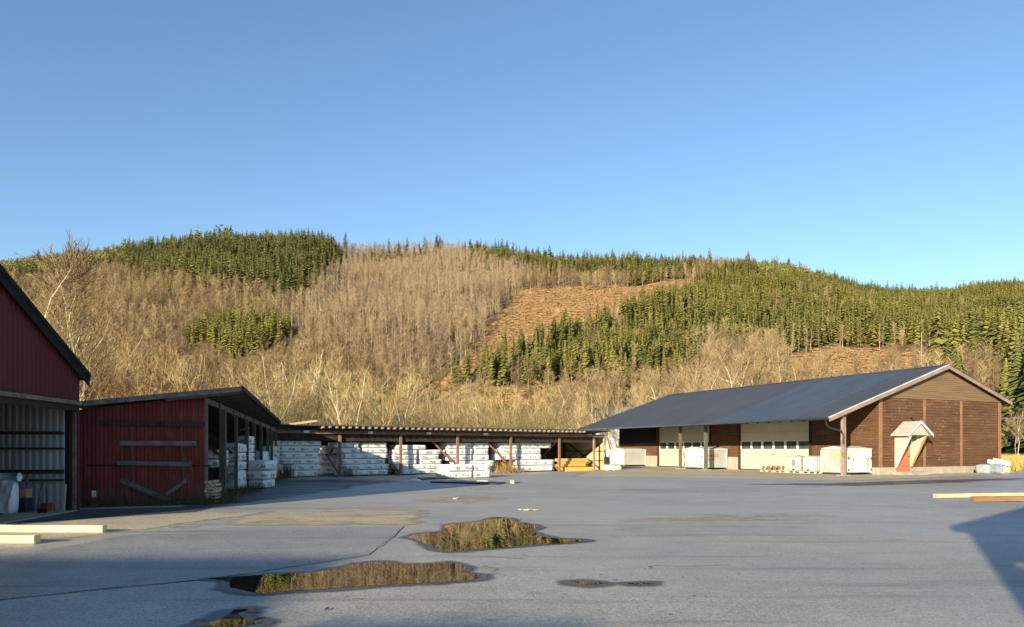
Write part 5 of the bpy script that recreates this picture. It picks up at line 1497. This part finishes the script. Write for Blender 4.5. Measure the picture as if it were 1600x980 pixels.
def litter():
    n = 1500; px = rng.uniform(20, 1600, n); py = 705 + 280 * rng.random(n) ** 1.2
    d = F * H / (py - HOR); X = (px - 800) / F * d; keepm = (d < 42); X, d = X[keepm], d[keepm]; n = len(X)
    cl = np.array([noise.noise(Vector((x * .35, y * .25, 3))) for x, y in zip(X, d)]); k = cl > .02; X, d = X[k], d[k]; n = len(X)
    a = rng.uniform(0, 6.283, n); L = rng.uniform(.006, .022, n) * (1 + 1.5 * (rng.random(n) > .94)); w_ = L * rng.uniform(.25, .7, n)
    c, s_ = np.cos(a), np.sin(a); z = rng.uniform(.010, .016, n)
    P = lambda u, v, dz: np.stack([X + c * L * u - s_ * w_ * v, d + s_ * L * u + c * w_ * v, z + dz], -1)
    v = np.stack([P(-1, 0, 0), P(0, -1, .003), P(1, 0, .012), P(0, 1, .004)], 1).reshape(-1, 3); f = np.arange(4 * n).reshape(-1, 4)
    me = fast_mesh('wood_litter', v, f, 4); me.materials.append(MATS['litter_bits'])
    t = me.attributes.new('tint', 'FLOAT', 'POINT'); t.data.foreach_set('value', np.repeat(rng.random(n), 4).astype(np.float32))
    stuff(link('wood_litter', me), 'scattered wood chips and bark scraps on the asphalt', 'litter')
litter()
# weeds along the sheds
def line_pts(a, b, n, spread, z=0):
    return [(a[0] + (b[0] - a[0]) * t + rng.normal(0, spread), a[1] + (b[1] - a[1]) * t + rng.normal(0, spread), z) for t in rng.random(n)]
w = line_pts(Lw + nS * .25, Rw + nS * .3, 1500, .16) + line_pts(Rw + nS * .3, Rw + dS * .5 + bS * .4, 700, .25) + line_pts(Rw + dS * .35, FarR + dS * .35, 1600, .22)
stuff(blades('weeds', 'weed_stalks', w, .10, .42, .008), 'dark dead weeds along the foot of the red shed', 'weeds')
w = line_pts(onU(444, -.2), onU(451, -.2), 160, .22)
stuff(blades('tall_weeds', 'weed_stalks', w, .5, 1.35, .014, .28), 'tall dark dead weeds at the shed corner', 'weeds')
w = line_pts(onU(536, -.2), onU(552, -.2), 110, .15)
stuff(blades('tall_weeds', 'weed_stalks', w, .3, .9, .012, .28), 'dark dead weeds before the second bay of the lumber shed', 'weeds')
w = line_pts(onU(780, -.1), onU(806, -.2), 420, .22)
stuff(blades('dry_weeds', 'dry_weeds', w, .2, 1.0, .014, .35), 'rusty dry weeds at the foot of a shed post', 'weeds')
w = line_pts(onU(768, -.3), onU(812, -.3), 380, .3)
stuff(blades('dry_weeds', 'dry_weeds', w, .05, .25, .02, .6), 'low rusty leaf litter before the fifth bay', 'weeds')

# ------------------------------------------------------------------ far house, pole, wire
hs_ = empty('house', at(950, 701, 150).xy.to_3d(), .35); hs_.location.z = 0
tag(hs_, 'small white house half hidden by trees behind the dark roof', 'house')
zt = H + (HOR - 645) / F * 150
b = MB(); b.box(-1.6, 7, -3, 3, 0, zt - .9); b.build('wall', 'house_white', hs_)
b = MB(); b.hexa([(-2, -3.5, zt - .9), (7.4, -3.5, zt - .9), (7.4, 3.5, zt - .9), (-2, 3.5, zt - .9)], [(-2, -.1, zt + 1.2), (7.4, -.1, zt + 1.2), (7.4, .1, zt + 1.2), (-2, .1, zt + 1.2)]); b.build('roof', 'house_roof', hs_)
for x in (0, 2.5, 5): b = MB(); b.box(x - .45, x + .45, -3.06, -3.002, zt - 2.4, zt - 1.3); b.build('window', 'window_glass', hs_)
Yp = 215; Xp = (1440 - 800) / F * Yp; zp = float(hill_z(Xp, Yp)); ht_ = H + (HOR - 519) / F * Yp - zp
ut = empty('utility_pole', (Xp, Yp, zp)); tag(ut, 'tall thin wooden pole above the roof ridge', 'pole')
b = MB(); b.tube([(0, 0, 0), (0, 0, ht_)], [.12, .08], 8); b.build('shaft', 'pole_wood', ut)
b = MB(); p = bl(12.35, 1.0, 3.95); q = Vector((60, 66, 5.2)); pts = [p.lerp(q, t) - Vector((0, 0, 1.2 * t * (1 - t))) for t in (0, .1, .2, .35, .5, .75, 1)]
b.tube(pts, [.028] * 7, 5); o = b.build('overhead_wire', 'wire'); tag(o, 'overhead wire leading right from the brown gable', 'wire')

# ------------------------------------------------------------------ unseen buildings behind the viewpoint, shaped to throw shade on the yard
tanS = math.tan(SUN_EL)
K = V2(9.6, 16.16) - SUN * (5.5 / tanS)
e1, e2 = V2(.71, .704), V2(.704, -.71)
b = MB()
def fp(s, t): return K + e1 * s + e2 * t
def fbox(s0, s1, t0, t1, z0, z1):
    q = [fp(s0, t0), fp(s1, t0), fp(s1, t1), fp(s0, t1)]; b.hexa([(*p, z0) for p in q], [(*p, z1) for p in q])
fbox(.55, 26, .2, .35, 4.0, 5.19); fbox(.55, .7, .351, 12, 4.0, 5.19)
fbox(.25, 26, .2, .35, 3.30, 3.62); fbox(.25, .4, .351, 12, 3.30, 3.62)
for s0_, t0_ in ((.25, .2), (6, .2), (12, .2), (18, .2), (25.7, .2), (.25, 6), (.25, 11.7)): fbox(s0_, s0_ + .28, t0_, t0_ + .28, 0, 5.185)
p0_, p1_ = fp(.39, .3), fp(.39, 2.6); b.bar((*p0_, 1.5), (*p1_, 3.5), .16, .2)
p1_ = fp(2.6, .3); b.bar((*p0_, 1.5), (*p1_, 3.5), .16, .2)
lo = [fp(0, 0), fp(26.3, 0), fp(26.3, 12.3), fp(0, 12.3)]
b.hexa([(*p, 5.18) for p in lo], [(*p, 5.5) for p in lo])
struct(b.build('unseen_wall', 'shade_caster'))  # unseen open canopy on posts, shaped for the shadow wedge at right
b = MB()
c = V2(-2.5, 11.6) - SUN * (10.0 / tanS)
b.box(c.x - 40, c.x, c.y - 12, c.y, 0, 10.0)
c2 = V2(.7, 7.25) - SUN * (9.0 / tanS)
b.box(c2.x - 2.6, c2.x, c2.y - 3, c2.y, 0, 9.0)
struct(b.build('unseen_wall', 'shade_caster'))  # two unseen plain blocks, added to cast the soft foreground shadows

# ------------------------------------------------------------------ light, sky, camera
w = bpy.data.worlds.new('World'); SC.world = w; w.use_nodes = True
nt = w.node_tree; bg = nt.nodes['Background']
sky = nt.nodes.new('ShaderNodeTexSky'); sky.sky_type = 'NISHITA'; sky.sun_disc = False
sky.sun_elevation = SUN_EL; az = math.atan2(-SUN.x, -SUN.y); sky.sun_rotation = az
sky.air_density = 1.0; sky.dust_density = .1; sky.ozone_density = 2.6; sky.altitude = 300
hsv = nt.nodes.new('ShaderNodeHueSaturation'); hsv.inputs['Saturation'].default_value = 1.03
nt.links.new(sky.outputs[0], hsv.inputs['Color']); nt.links.new(hsv.outputs[0], bg.inputs[0]); bg.inputs[1].default_value = .114
sun = bpy.data.lights.new('sun', 'SUN'); sun.energy = 5.0; sun.angle = R(.53); sun.color = (1.0, .85, .62)
so = bpy.data.objects.new('sun', sun); COL.objects.link(so)
dirv = Vector((SUN.x * math.cos(SUN_EL), SUN.y * math.cos(SUN_EL), -math.sin(SUN_EL)))
so.rotation_euler = dirv.to_track_quat('-Z', 'Y').to_euler()

cam = bpy.data.cameras.new('camera'); cam.sensor_width = 36; cam.lens = 36 * F / 1600
cam.shift_y = (HOR - 490) / 1600; cam.clip_end = 4000; cam.clip_start = .1
co = bpy.data.objects.new('camera', cam); COL.objects.link(co); co.location = (0, 0, H); co.rotation_euler = (R(90), 0, 0)
SC.camera = co
vs = SC.view_settings; vs.view_transform = 'Standard'; vs.look = 'None'; vs.exposure = .95; vs.gamma = 1; vs.use_curve_mapping = False
SC.cycles.use_denoising = True
SC.cycles.max_bounces = 6
